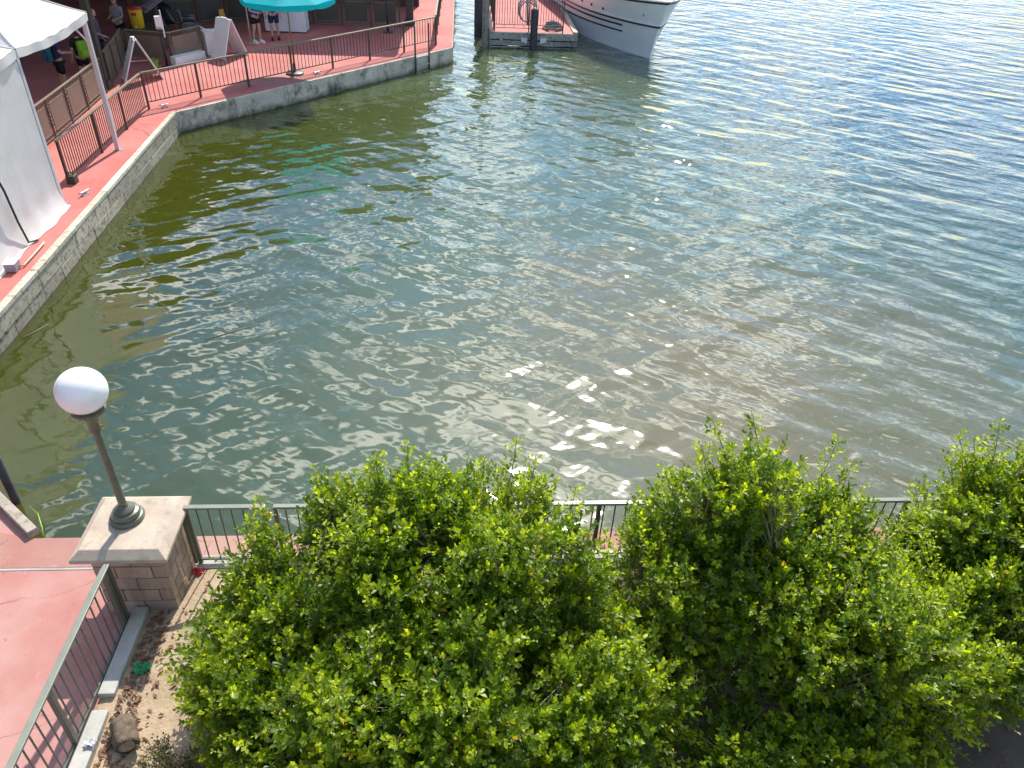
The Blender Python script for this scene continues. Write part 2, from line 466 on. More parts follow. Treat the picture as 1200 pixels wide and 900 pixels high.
def mth(op, a, b_, c_=None):
    n = t.nodes.new('ShaderNodeMath'); n.operation = op
    for k, v in enumerate((a, b_, c_)):
        if v is None: continue
        if isinstance(v, (int, float)): n.inputs[k].default_value = v
        else: t.links.new(v, n.inputs[k])
    return n.outputs[0]
# the corner between the two quays is sheltered, open water to the right is choppier
sp = t.nodes.new('ShaderNodeSeparateXYZ'); t.links.new(geo.outputs['Position'], sp.inputs[0])
op = t.nodes.new('ShaderNodeMapRange'); op.inputs['From Min'].default_value = -7.0; op.inputs['From Max'].default_value = 6.0
op.inputs['To Min'].default_value = 0.35; op.inputs['To Max'].default_value = 1.0
t.links.new(sp.outputs['X'], op.inputs['Value'])
swell = wnoise(R(28), 0.55, 1.2, 0.60, 1.0)
wave = wnoise(R(-38), 0.50, 1.35, 1.15, 1.0, 0.4)
wavb = wnoise(R(30), 0.6, 1.25, 1.7, 1.0, 0.4)
chop = wnoise(R(-30), 0.6, 1.3, 3.4, 1.5, 0.5)
rip = wnoise(R(-15), 0.7, 1.2, 10.0, 2.0, 0.5)
patch = wnoise(0.4, 1, 1, 0.20, 2.0)
gust = t.nodes.new('ShaderNodeMapRange'); gust.inputs['From Min'].default_value = 0.40; gust.inputs['From Max'].default_value = 0.68
gust.inputs['To Min'].default_value = 0.12; gust.inputs['To Max'].default_value = 1.0
t.links.new(patch, gust.inputs['Value'])
og = mth('MULTIPLY', op.outputs[0], gust.outputs[0])
h = mth('MULTIPLY', swell, 0.13)
h = mth('MULTIPLY_ADD', wave, mth('MULTIPLY', op.outputs[0], 0.13), h)
h = mth('MULTIPLY_ADD', wavb, 0.035, h)
far = t.nodes.new('ShaderNodeMapRange'); far.interpolation_type = 'SMOOTHSTEP'
far.inputs['From Min'].default_value = 12.0; far.inputs['From Max'].default_value = 30.0
far.inputs['To Min'].default_value = 0.25
t.links.new(mth('ADD', sp.outputs['Y'], sp.outputs['X']), far.inputs['Value'])
h = mth('MULTIPLY_ADD', chop, mth('MULTIPLY', mth('ADD', og, far.outputs[0]), 0.020), h)
h = mth('MULTIPLY_ADD', rip, mth('MULTIPLY', og, 0.0022), h)
bn = t.nodes.new('ShaderNodeBump'); bn.inputs['Distance'].default_value = 1.0; bn.inputs['Strength'].default_value = 1.0
t.links.new(h, bn.inputs['Height']); t.links.new(bn.outputs[0], b.inputs['Normal'])
# patchy turbid water; teal away from the left quay includes painted sky reflection
body_n = noise(t, 0.11, 4, 0.55)
olv = t.nodes.new('ShaderNodeMapRange'); olv.interpolation_type = 'SMOOTHSTEP'
olv.inputs['From Min'].default_value = -7.5; olv.inputs['From Max'].default_value = 1.5
t.links.new(mth('MULTIPLY_ADD', body_n, 6.0, mth('ADD', sp.outputs['X'], -3.0)), olv.inputs['Value'])
c = mixcol(t, olv.outputs[0], (0.044,0.053,0.006), (0.080,0.110,0.046))
# broad tan patch: reflection of bright clouds painted into the body colour
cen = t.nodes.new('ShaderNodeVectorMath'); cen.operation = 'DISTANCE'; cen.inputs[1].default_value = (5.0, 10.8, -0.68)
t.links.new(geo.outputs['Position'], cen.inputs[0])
cloud_d = mth('MULTIPLY_ADD', noise(t, 0.35, 5, 0.6), -7.0, cen.outputs['Value'])
cloud_m = t.nodes.new('ShaderNodeMapRange'); cloud_m.interpolation_type = 'SMOOTHSTEP'
cloud_m.inputs['From Min'].default_value = 5.0; cloud_m.inputs['From Max'].default_value = -3.0
cloud_m.inputs['To Min'].default_value = 0.0; cloud_m.inputs['To Max'].default_value = 0.85
t.links.new(cloud_d, cloud_m.inputs['Value'])
c = mixcol(t, cloud_m.outputs[0], c, (0.155,0.130,0.052))
# bluer far out to the right: sky reflection painted into the body colour
bl = t.nodes.new('ShaderNodeMapRange'); bl.interpolation_type = 'SMOOTHSTEP'
bl.inputs['From Min'].default_value = 4.0; bl.inputs['From Max'].default_value = 24.0
t.links.new(mth('MULTIPLY_ADD', sp.outputs['Y'], 0.35, mth('ADD', sp.outputs['X'], -6.0)), bl.inputs['Value'])
c = mixcol(t, bl.outputs[0], c, (0.040,0.070,0.072))
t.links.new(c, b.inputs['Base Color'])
b.inputs['Roughness'].default_value = 0.042
b.inputs['IOR'].default_value = 1.62
b.inputs['Specular IOR Level'].default_value = 0.85
b.inputs['Subsurface Weight'].default_value = 1.0
b.subsurface_method = 'BURLEY'
b.inputs['Subsurface Radius'].default_value = (0.8, 1.0, 0.5)
b.inputs['Subsurface Scale'].default_value = 0.7
WZ = -0.61
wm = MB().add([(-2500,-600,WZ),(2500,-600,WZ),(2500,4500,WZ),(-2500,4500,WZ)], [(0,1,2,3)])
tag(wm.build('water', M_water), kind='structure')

# ------------------------------------------------------------------ quays and pavements
QUAY = [(-60,-20),(-8.15,-20),(-8.15,2.0),(-8.15,12.2),(-8.42,23.56),(-0.30,32.6),(-0.30,80),(-60,80)]
IN = 0.03
pv = MB().prism([(-60,-20),(-8.18,-20),(-8.18,2.0),(-8.18,12.2),(-8.52,23.6),(-0.34,32.66),(-0.34,80),(-60,80)], -1.6, 0.0)
tag(pv.build('pavement', M_red), kind='structure')
# concrete quay wall along the far side: cast in bays with joints between
wall = thing('quay_wall', 'stained grey concrete quay wall under the far red walkway', 'wall', (-8.42,23.56,0))
a = Vector((-8.40,23.58,0)); bb_ = Vector((-0.30,32.6,0)); d = (bb_-a); L = d.length; d.normalize(); nrm = Vector((d.y,-d.x,0))
nb = 6
for k in range(nb):
    s0 = L*k/nb + 0.008; s1 = L*(k+1)/nb - 0.008
    m_ = MB(); p0 = a + d*s0 - a; p1 = a + d*s1 - a
    off = 0.004*(k % 2)
    q = [p0 + nrm*off, p1 + nrm*off, p1 - nrm*0.12, p0 - nrm*0.12]
    m_.prism([(v.x, v.y) for v in q], -1.6, -0.012)
    m_.build('wall_bay', M_conc, wall, bevel=0.012)
m_ = MB().box(7.95, 8.1, 9.05, 56, -1.6, -0.012); m_.build('side_bay', M_conc, wall)

# timber fascia of the left quay: cap boards over two courses of planks
fas = thing('timber_fascia', 'weathered white timber fascia along the edge of the left quay', 'fascia', (-8.15,12.0,0))
y = -8.0; k = 0
def edge_x(y):
    return -8.05 if y < 12.2 else -8.05 + (y-12.2)*(-0.33/11.36)
while y < 23.5:
    l = random.uniform(1.7, 2.4); y1 = min(23.56, y+l)
    if y1 > 3:
        xa, xb = edge_x(y)+8.15, edge_x(y1)+8.15
        j = random.uniform(-0.012, 0.012)
        c_ = MB().prism([(xa-0.13,y-12+0.006),(xa+0.02+j,y-12+0.006),(xb+0.02+j,y1-12-0.006),(xb-0.13,y1-12-0.006)], -0.05, 0.035+j*0.5)
        c_.build('cap_board', M_beigecap, fas, bevel=0.008)
        for r_, (z0, z1) in enumerate(((-0.36,-0.062),(-0.70,-0.372),(-1.2,-0.712))):
            j = random.uniform(-0.008, 0.008)-0.022*r_; sh = 0.9*(r_ % 2)
            c_ = MB().prism([(xa-0.12,y-12+0.01+sh),(xa+j,y-12+0.01+sh),(xb+j,min(y1+sh,23.56)-12-0.01),(xb-0.12,min(y1+sh,23.56)-12-0.01)], z0, z1)
            c_.build('plank', M_fascia, fas, bevel=0.01)
    y = y1; k += 1

# near promenade
nm = MB().prism([(-80,-30),(40,-30),(40,6.76),(-5.22,6.76),(-5.95,7.44),(-12,13.6),(-80,13.6)], -1.6, 0.0) if False else \
     MB().prism([(-7.9,-30),(60,-30),(60,6.76),(-5.28,6.76),(-6.0,7.47),(-7.9,7.47)], -1.6, 0.0)
tag(nm.build('promenade', M_pink), kind='structure')
tag(MB().prism([(-7.9,6.255),(-3.95,6.255),(-3.95,6.285),(-7.9,6.285)], 0.003, 0.006).build('expansion_joint', M_kerb), kind='structure')
# faded edge slab in front of the joint
M_slab = red_paint('worn_edge_slab', (0.34,0.13,0.105), (0.40,0.235,0.19), (0.42,0.32,0.25))
tag(MB().prism([(-7.9,6.29),(60,6.29),(60,6.755),(-5.30,6.755),(-5.77,6.9),(-7.9,6.9)], 0.001, 0.007).build('edge_slab', M_slab), kind='structure')
# timber kerb on the cut corner
kb = MB().bar((-6.25,7.70,0.05),(-5.22,6.80,0.05),0.12,0.11)
tag(kb.build('edge_timber', timber('brown_edge_timber', (0.33,0.28,0.22), (0.10,0.08,0.06)), bevel=0.012), 'weathered grey edge timber on the corner of the near pavement', 'timber')
# dark mooring pile at the left edge with its pale bracket
pt = thing('mooring_pile', 'dark blue-grey pile in the water at the left edge', 'pile', (-6.17,8.0,0))
MB().lathe([(0.055,-1.6),(0.055,0.50),(0.045,0.54),(0.0,0.56)], n=18).build('post', M_pile, pt, smooth='auto')
bk = MB()
bk.bar((-0.09,-0.02,0.10),(-0.30,-0.02,0.10),0.03,0.03).bar((-0.30,-0.02,0.10),(-0.30,-0.02,0.32),0.03,0.03).bar((-0.30,-0.02,0.32),(-0.09,-0.02,0.32),0.03,0.03)
bk.build('bracket', M_steel, pt)
# concrete kerbs
tag(MB().box(-3.62,-3.46,-2,4.40,0,0.10).box(-3.62,-3.46,4.56,5.62,0,0.12).build('ramp_kerb', M_kerb, bevel=0.012), kind='structure')
tag(MB().box(-3.10,30,6.17,6.36,0,0.10).build('rail_kerb', M_kerb, bevel=0.012), kind='structure')

# soil bed, uneven sheet
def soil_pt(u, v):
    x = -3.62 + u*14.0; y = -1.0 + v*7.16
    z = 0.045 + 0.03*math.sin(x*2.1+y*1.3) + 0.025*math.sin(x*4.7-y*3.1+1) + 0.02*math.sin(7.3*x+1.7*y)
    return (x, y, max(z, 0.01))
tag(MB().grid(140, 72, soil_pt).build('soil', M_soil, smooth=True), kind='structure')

# ------------------------------------------------------------------ railings
def straight_rail(parent, a, b, h, post_s, n_bal, mats, post_w=0.05, bal_r=0.009, z0=0.0, bottom=0.10, cap_w=0.06, cap_h=0.03, square=True, double=False):
    """posts, top rail, bottom rail and single balusters as children; a, b local ground points"""
    M_p, M_t = mats
    a = Vector((a[0], a[1], 0)); b = Vector((b[0], b[1], 0)); d = b-a; L = d.length; d.normalize()
    MB().bar(a+Vector((0,0,h-cap_h/2)), b+Vector((0,0,h-cap_h/2)), cap_w, cap_h).build('top_rail', M_t, parent, bevel=0.006)
    MB().bar(a+Vector((0,0,z0+bottom)), b+Vector((0,0,z0+bottom)), 0.03, 0.025).build('bottom_rail', M_p, parent)
    pm = MB().box(-post_w/2,post_w/2,-post_w/2,post_w/2,z0,h-cap_h).mesh('post', M_p, bevel=0.004)
    ang = math.atan2(d.y, d.x)
    for s in post_s:
        place(pm, 'post', parent, a + d*s, ang)
    bmz = MB().lathe([(bal_r,z0+bottom),(bal_r,h-cap_h)], n=6).mesh('baluster', M_p)
    for k in range(1, n_bal):
        s = L*k/n_bal
        if any(abs(s-q) < post_w for q in post_s): continue
        place(bmz, 'baluster', parent, a + d*s, ang)

# near waterside rail
r1 = thing('rail_gate', 'short olive railing gate beside the stone lamp pillar', 'gate', (-3.08,6.26,0), 0)
straight_rail(r1, (0,0), (0.89,0), 1.02, [0.02, 0.87], 7, (M_rail, M_railtop), post_w=0.045, z0=0.10, bottom=0.06)
MB().bar((-0.035,0,0.98),(-0.035,0,0.10),0.04,0.04).bar((-0.055,0,0.99),(0.02,0,0.99),0.03,0.03).build('hinge_post', M_rail, r1, bevel=0.004)
MB().ellipsoid((-0.035,0,1.0),(0.035,0.035,0.03),12,8).build('post_cap', M_steel, r1, smooth=True)
r2 = thing('waterside_railing', 'long olive railing between the bushes and the water', 'railing', (-2.10,6.26,0), 0)
straight_rail(r2, (0,0), (14.0,0), 1.02, [0.02]+[1.85*k for k in range(1,8)], 108, (M_rail, M_railtop), post_w=0.05, z0=0.10, bottom=0.06)
pd = thing('padlock', 'brass padlock hanging at the top of the railing gate', 'padlock', (-2.155,6.225,0.93))
MB().box(-0.035,0.035,-0.012,0.012,-0.04,0.02).build('body', M_brass, pd, bevel=0.006)
MB().tube([(-0.02,0,0.02),(-0.02,0,0.055),(0,0,0.072),(0.02,0,0.055),(0.02,0,0.02)],0.006,6).build('shackle', M_steel, pd, smooth=True)
# ramp rail
r3 = thing('ramp_railing', 'olive railing running from the pillar to the bottom left corner', 'railing', (-3.65,5.50,0), 0)
straight_rail(r3, (0,0), (0,-7.0), 0.97, [0.02, 0.10, 1.42, 2.74, 4.06, 5.4, 6.7], 58, (M_rail, M_railtop), post_w=0.05, z0=0.0, bottom=0.10, cap_w=0.065)

# far quay rails (tan caps, dark balusters)
f1 = thing('quay_railing', 'dark baluster railing with tan cap along the far quay edge', 'railing', (-9.25,23.75,0), 0)
A = Vector((0,0,0)); B = Vector((-0.99+9.25, 32.85-23.75, 0)); LL = B.length
straight_rail(f1, A, B, 1.05, [0.02]+[LL*k/7 for k in range(1,8)], 84, (M_railfar, M_railcap), post_w=0.055, bal_r=0.012, bottom=0.2, cap_w=0.07, cap_h=0.045)
f2 = thing('tent_side_railing', 'dark baluster railing with tan cap beside the open tent', 'railing', (-9.25,23.66,0), 0)
straight_rail(f2, (0,0), (0.03,-5.75), 1.05, [1.75,3.6,5.7], 48, (M_railfar, M_railcap), post_w=0.055, bal_r=0.012, bottom=0.12, cap_w=0.07, cap_h=0.045)
f3 = thing('return_railing', 'dark railing seen end-on leading back from the far quay corner', 'railing', (-0.99,32.95,0), 0)
straight_rail(f3, (0,0), (0.05,11), 1.08, [0.02]+[1.83*k for k in range(1,7)], 84, (M_railfar, M_railcap), post_w=0.055, bal_r=0.012, bottom=0.2, cap_w=0.07, cap_h=0.045)

# quay ladder
ld = thing('quay_ladder', 'dark metal ladder down the far quay wall', 'ladder', (-1.52,31.24,0), math.atan2(9.02,8.1))
for sx in (-0.37, 0.37):
    MB().tube([(sx,0.35,1.0),(sx,0.2,1.08),(sx,0.0,1.0),(sx,-0.05,-1.3)] if False else [(sx,-0.07,1.08),(sx,-0.07,-1.3)],0.034,8).build('stile', M_railfar, ld, smooth=True)
for z in (-0.05,-0.35,-0.62,-0.92):
    MB().bar((-0.37,-0.07,z),(0.37,-0.07,z),0.06,0.04).build('rung', M_steel, ld)

# cleats
def cleat(x, y, rz, label):
    c_ = thing('mooring_cleat', label, 'cleat', (x,y,0), rz, 'mooring cleats on the red walkways')
    MB().box(-0.09,0.09,-0.05,0.05,0,0.02).box(-0.05,-0.02,-0.02,0.02,0.02,0.08).box(0.02,0.05,-0.02,0.02,0.02,0.08).build('base', M_steel, c_, bevel=0.004)
    MB().tube([(-0.17,0,0.09),(-0.08,0,0.075),(0.08,0,0.075),(0.17,0,0.09)],[0.014,0.022,0.022,0.014],8).build('horn', M_steel, c_, smooth=True)
cleat(-8.84,23.95,0.84,'small cleat by the inner corner of the quay')
cleat(-4.96,28.05,0.84,'small cleat on the far walkway before the umbrella base')
cleat(-8.62,17.3,1.2,'small cleat on the left walkway beside the tent corner')

# ------------------------------------------------------------------ lamp pillar
PX0,PX1,PY0,PY1 = -3.90,-3.15,5.64,6.30
pil = thing('stone_pillar', 'tan block pillar with a wide stone cap under the globe lamp', 'pillar', (-3.52,5.97,0))
ox, oy = -3.52, 5.97
MB().box(PX0-ox+0.012,PX1-ox-0.012,PY0-oy+0.012,PY1-oy-0.012,-0.02,0.94).build('core', M_mortar, pil)
bh = 0.94/5
dep = 0.10
for r_ in range(5):
    z0 = r_*bh+0.006; z1 = (r_+1)*bh-0.006
    xs = [PX0,PX0+0.40,PX1] if r_ % 2 == 0 else [PX0,PX0+0.22,PX0+0.60,PX1]
    for face in (0, 1):
        for i in range(len(xs)-1):
            xa, xb = xs[i], xs[i+1]
            ga = 0.0 if i == 0 else 0.006; gb = 0.0 if i == len(xs)-2 else 0.006
            j = random.uniform(-0.004, 0.006)
            ya, yb = (PY0-j, PY0+dep) if face == 0 else (PY1-dep, PY1+j)
            MB().box(xa+ga-ox,xb-gb-ox,ya-oy,yb-oy,z0,z1).build('block', M_block, pil, bevel=0.007)
    ysd = [PY0+dep+0.012, PY0+0.34, PY1-dep-0.012] if r_ % 2 else [PY0+dep+0.012, PY0+0.25, PY1-dep-0.012]
    for face in (0, 1):
        for i in range(2):
            j = random.uniform(-0.004, 0.006)
            xa, xb = (PX0-j, PX0+dep) if face == 0 else (PX1-dep, PX1+j)
            MB().box(xa-ox,xb-ox,ysd[i]+(0.006 if i else 0)-oy,ysd[i+1]-(0.006 if i == 0 else 0)-oy,z0,z1).build('block', M_block, pil, bevel=0.007)
cx0,cx1,cy0,cy1 = -4.03-ox,-3.05-ox,5.52-oy,6.46-oy
ch = 0.09
cp = MB()
cp.add([(cx0,cy0,0.94),(cx1,cy0,0.94),(cx1,cy1,0.94),(cx0,cy1,0.94),
        (cx0,cy0,0.985),(cx1,cy0,0.985),(cx1,cy1,0.985),(cx0,cy1,0.985),
        (cx0+ch,cy0+ch,1.06),(cx1-ch,cy0+ch,1.06),(cx1-ch,cy1-ch,1.06),(cx0+ch,cy1-ch,1.06)],
       [(3,2,1,0),(0,1,5,4),(1,2,6,5),(2,3,7,6),(3,0,4,7),(4,5,9,8),(5,6,10,9),(6,7,11,10),(7,4,8,11),(8,9,10,11)])
cp.build('cap', M_cap, pil, bevel=0.008)

lamp = thing('globe_lamp', 'white globe lamp on an olive post standing on the stone pillar', 'lamp', (-3.60,6.06,1.06))
M_post = plain('olive_lamp_paint', (0.12,0.125,0.085), 0.35, var=0.15, scale=9)
MB().lathe([(0.175,0),(0.18,0.03),(0.165,0.055),(0.145,0.06),(0.15,0.085),(0.135,0.115),(0.105,0.125),(0.105,0.15),(0.08,0.175),(0.055,0.19),(0.05,0.21)], n=36).build('base', M_post, lamp, smooth='auto')
MB().lathe([(0.042,0.20),(0.040,0.7),(0.037,1.26)], n=20).build('post', M_post, lamp, smooth='auto')
MB().lathe([(0.037,1.22),(0.056,1.235),(0.056,1.36),(0.075,1.40),(0.12,1.45),(0.155,1.475),(0.16,1.50),(0.13,1.505),(0.0,1.505)], n=28).build('collar', M_post, lamp, smooth='auto')
gl = MB().ellipsoid((0,0,1.715),(0.232,0.232,0.23),40,24).build('globe', M_globe, lamp, smooth=True)
ss = thing('lamp_bolt', '', '') if False else MB().tube([(0.06,-0.02,1.30),(0.085,-0.03,1.30)],0.016,8).build('set_screw', M_brass, lamp)

# ------------------------------------------------------------------ litter in the bed
st = thing('cut_stump', 'brown cut tree stump lying on the sandy bed', 'stump', (-3.20,4.12,0.05), 0.5)
sv = MB()
def stump_prof(k, n=18):
    return [Vector((0.11*math.cos(2*math.pi*i/n)*(1+0.07*math.sin(1.4*i)+0.05*math.sin(2.9*i+k)), 0, 0.11*math.sin(2*math.pi*i/n)*(1+0.07*math.sin(1.4*i)+0.05*math.sin(2.9*i+k)))) for i in range(n)]
rings = []
for k in range(6):
    rings.append([(v.x, -0.14+0.056*k+random.uniform(-0.008,0.008)+0.02*math.sin(5*v.x*10), v.z*(0.92+0.03*k)+0.085) for v in stump_prof(k*0.3)])
vs = [p for r_ in rings for p in r_]
fs = [(k*18+i, k*18+(i+1) % 18, (k+1)*18+(i+1) % 18, (k+1)*18+i) for k in range(5) for i in range(18)]
sv.add(vs, fs + [tuple(range(18))[::-1], tuple(range(90, 108))])
sv.build('log', M_bark, st, smooth=True)
MB().lathe([(0.075,0),(0.07,0.003),(0.0,0.004)], n=16).build('cut_face', M_twig, st).matrix_local = Matrix.Translation((0,-0.142,0.09)) @ Matrix.Rotation(R(90),4,'X')
def crumpled(name, label, cat, m, loc, r, seed):
    rr = random.Random(seed)
    ph = [rr.uniform(0,6) for _ in range(6)]
    def fn(u, v):
        x = (u-0.5)*2*r; y = (v-0.5)*1.4*r
        z = 0.03 + 0.35*r*(math.sin(9*u+ph[0])*math.sin(7*v+ph[1]) + 0.5*math.sin(17*u+ph[2])*math.cos(13*v+ph[3]))
        x += 0.2*r*math.sin(8*v+ph[4]); y += 0.2*r*math.sin(9*u+ph[5])
        return (x, y, max(z, 0.004))
    o = MB().grid(10, 8, fn).build(name, m, loc=loc, smooth=False)
    return tag(o, label, cat)
crumpled('wrapper', 'crumpled green plastic wrapper on the sand by the kerb', 'wrapper', M_greenpl, (-3.30,4.86,0.06), 0.085, 3)
crumpled('rag', 'red rag at the foot of the stone pillar', 'rag', M_redpl, (-3.06,6.12,0.06), 0.06, 5)
crumpled('paper_cup', 'crumpled white paper under the ramp railing', 'litter', M_white, (-3.50,4.05,0.10), 0.05, 9)

# dry leaves drifted along the kerb and under the bushes: uncountable litter
def dry_leaves():
    n = 1500
    V = []; F = []
    for k in range(n):
        if k < 420:
            x = -3.42 + abs(random.gauss(0,0.13)); y = random.uniform(3.2, 5.6)
        else:
            x = random.uniform(-3.3, 8); y = random.uniform(2.2, 6.1)
        a = random.uniform(0, 6.28); l = random.uniform(0.02,0.045); w = l*random.uniform(0.35,0.55)
        z = soil_pt((x+3.62)/14.0, (y+1.0)/7.16)[2] + random.uniform(0.004,0.03)
        c, s = math.cos(a), math.sin(a); t1 = random.uniform(-0.5,0.5)*l; t2 = random.uniform(0,0.6)*w
        o = len(V)
        for px, py, pz in ((-l,0,0),(0,-w,t2),(l,0,t1),(0,w,t2)):
            V.append((x+px*c-py*s, y+px*s+py*c, z+pz))
        F += [(o,o+1,o+2),(o,o+2,o+3)]
    m_ = MB(); m_.v = V; m_.f = F
    return tag(m_.build('dry_leaf_litter', M_dry), 'dry brown fallen leaves scattered over the sandy bed', 'leaf litter', kind='stuff')
dry_leaves()

# ------------------------------------------------------------------ bushes
def leaf_cloud(shoots, leaf_len, per_shoot, cols, young, rg):
    """shoots: array of (base xyz, axis xyz, length); returns vertex array, tri array, tints"""
    P = []; T = []; C_ = []
    n = len(shoots)
    base = shoots[:, 0:3]; ax = shoots[:, 3:6]; ln = shoots[:, 6]
    ax = ax/np.linalg.norm(ax, axis=1, keepdims=True)
    ref = np.where(np.abs(ax[:, 2:3]) < 0.9, np.array([[0,0,1.]]), np.array([[1.,0,0]]))
    e1 = np.cross(ax, ref); e1 /= np.linalg.norm(e1, axis=1, keepdims=True)
    e2 = np.cross(ax, e1)
    isy = rg.random(n) < young
    ph0 = rg.random(n)*6.28
    hue = rg.random(n)
    szf = rg.uniform(0.68, 1.22, n)
    for k in range(per_shoot):
        f = (k+0.5)/per_shoot
        keep = rg.random(n) < 0.93
        ang = ph0 + k*2.4 + rg.normal(0, 0.25, n)
        out = e1*np.cos(ang)[:, None] + e2*np.sin(ang)[:, None]
        tilt = np.radians(68 - 38*f + rg.normal(0, 14, n))
        d = ax*np.cos(tilt)[:, None] + out*np.sin(tilt)[:, None]
        d[:, 2] += 0.12
        d /= np.linalg.norm(d, axis=1, keepdims=True)
        # leaf blades turn their faces up towards the light
        up = ax*0.6 + np.array([[0,0,0.8]]) + rg.normal(0, 0.35, (n,3))
        s = np.cross(d, up); s /= (np.linalg.norm(s, axis=1, keepdims=True)+1e-9)
        nn = np.cross(s, d)
        L_ = leaf_len*(0.62 + 0.45*math.sin(math.pi*min(1, f*0.75+0.2)))*rg.uniform(0.78, 1.2, n)*szf
        w = L_*rg.uniform(0.24, 0.31, n)
        b0 = base + ax*(ln*f)[:, None]
        cup = L_*rg.uniform(0.02, 0.14, n); droop = L_*rg.uniform(-0.05, 0.16, n)
        A_ = b0 + d*(0.06*L_)[:, None]
        Mi = b0 + d*(0.55*L_)[:, None]
        Tp = b0 + d*L_[:, None] - nn*droop[:, None]
        L1 = Mi + s*w[:, None] + nn*cup[:, None] + d*(0.06*L_)[:, None]
        R1 = Mi - s*w[:, None] + nn*cup[:, None] + d*(0.06*L_)[:, None]
        tint = cols[0] + (cols[1]-cols[0])*np.clip(0.5*hue+0.5*rg.random(n), 0, 1)[:, None]
        yw = (isy*(0.35+0.65*f))[:, None]
        tint = tint*(1-yw) + cols[2]*yw
        odd = rg.random(n)
        tint[odd < 0.004] = (0.48, 0.36, 0.03)
        pts = np.stack([A_, L1, Mi, R1, Tp], 1)[keep]
        P.append(pts.reshape(-1, 3)); C_.append(np.repeat(tint[keep], 5, 0))
    V = np.concatenate(P); Cc = np.concatenate(C_)
    m_ = len(V)//5
    o = (np.arange(m_)*5)[:, None]
    tri = np.concatenate([o+np.array([[0,2,1]]), o+np.array([[0,3,2]]), o+np.array([[1,2,4]]), o+np.array([[2,3,4]])], 1).reshape(-1, 3)
    return V, tri, Cc

def fast_mesh(name, V, tri, m, tint=None, smooth=False):
    me = bpy.data.meshes.new(name)
    me.vertices.add(len(V)); me.vertices.foreach_set('co', V.astype(np.float32).ravel())
    me.loops.add(len(tri)*3); me.loops.foreach_set('vertex_index', tri.astype(np.int32).ravel())
    me.polygons.add(len(tri))
    me.polygons.foreach_set('loop_start', (np.arange(len(tri))*3).astype(np.int32))
    me.polygons.foreach_set('loop_total', np.full(len(tri), 3, np.int32))
    me.update(calc_edges=True); me.validate()
    if tint is not None:
        at = me.attributes.new('tint', 'FLOAT_COLOR', 'POINT')
        at.data.foreach_set('color', np.concatenate([tint, np.ones((len(tint),1))], 1).astype(np.float32).ravel())
    me.materials.append(m)
    if smooth: me.polygons.foreach_set('use_smooth', np.ones(len(tri), bool))
    return me

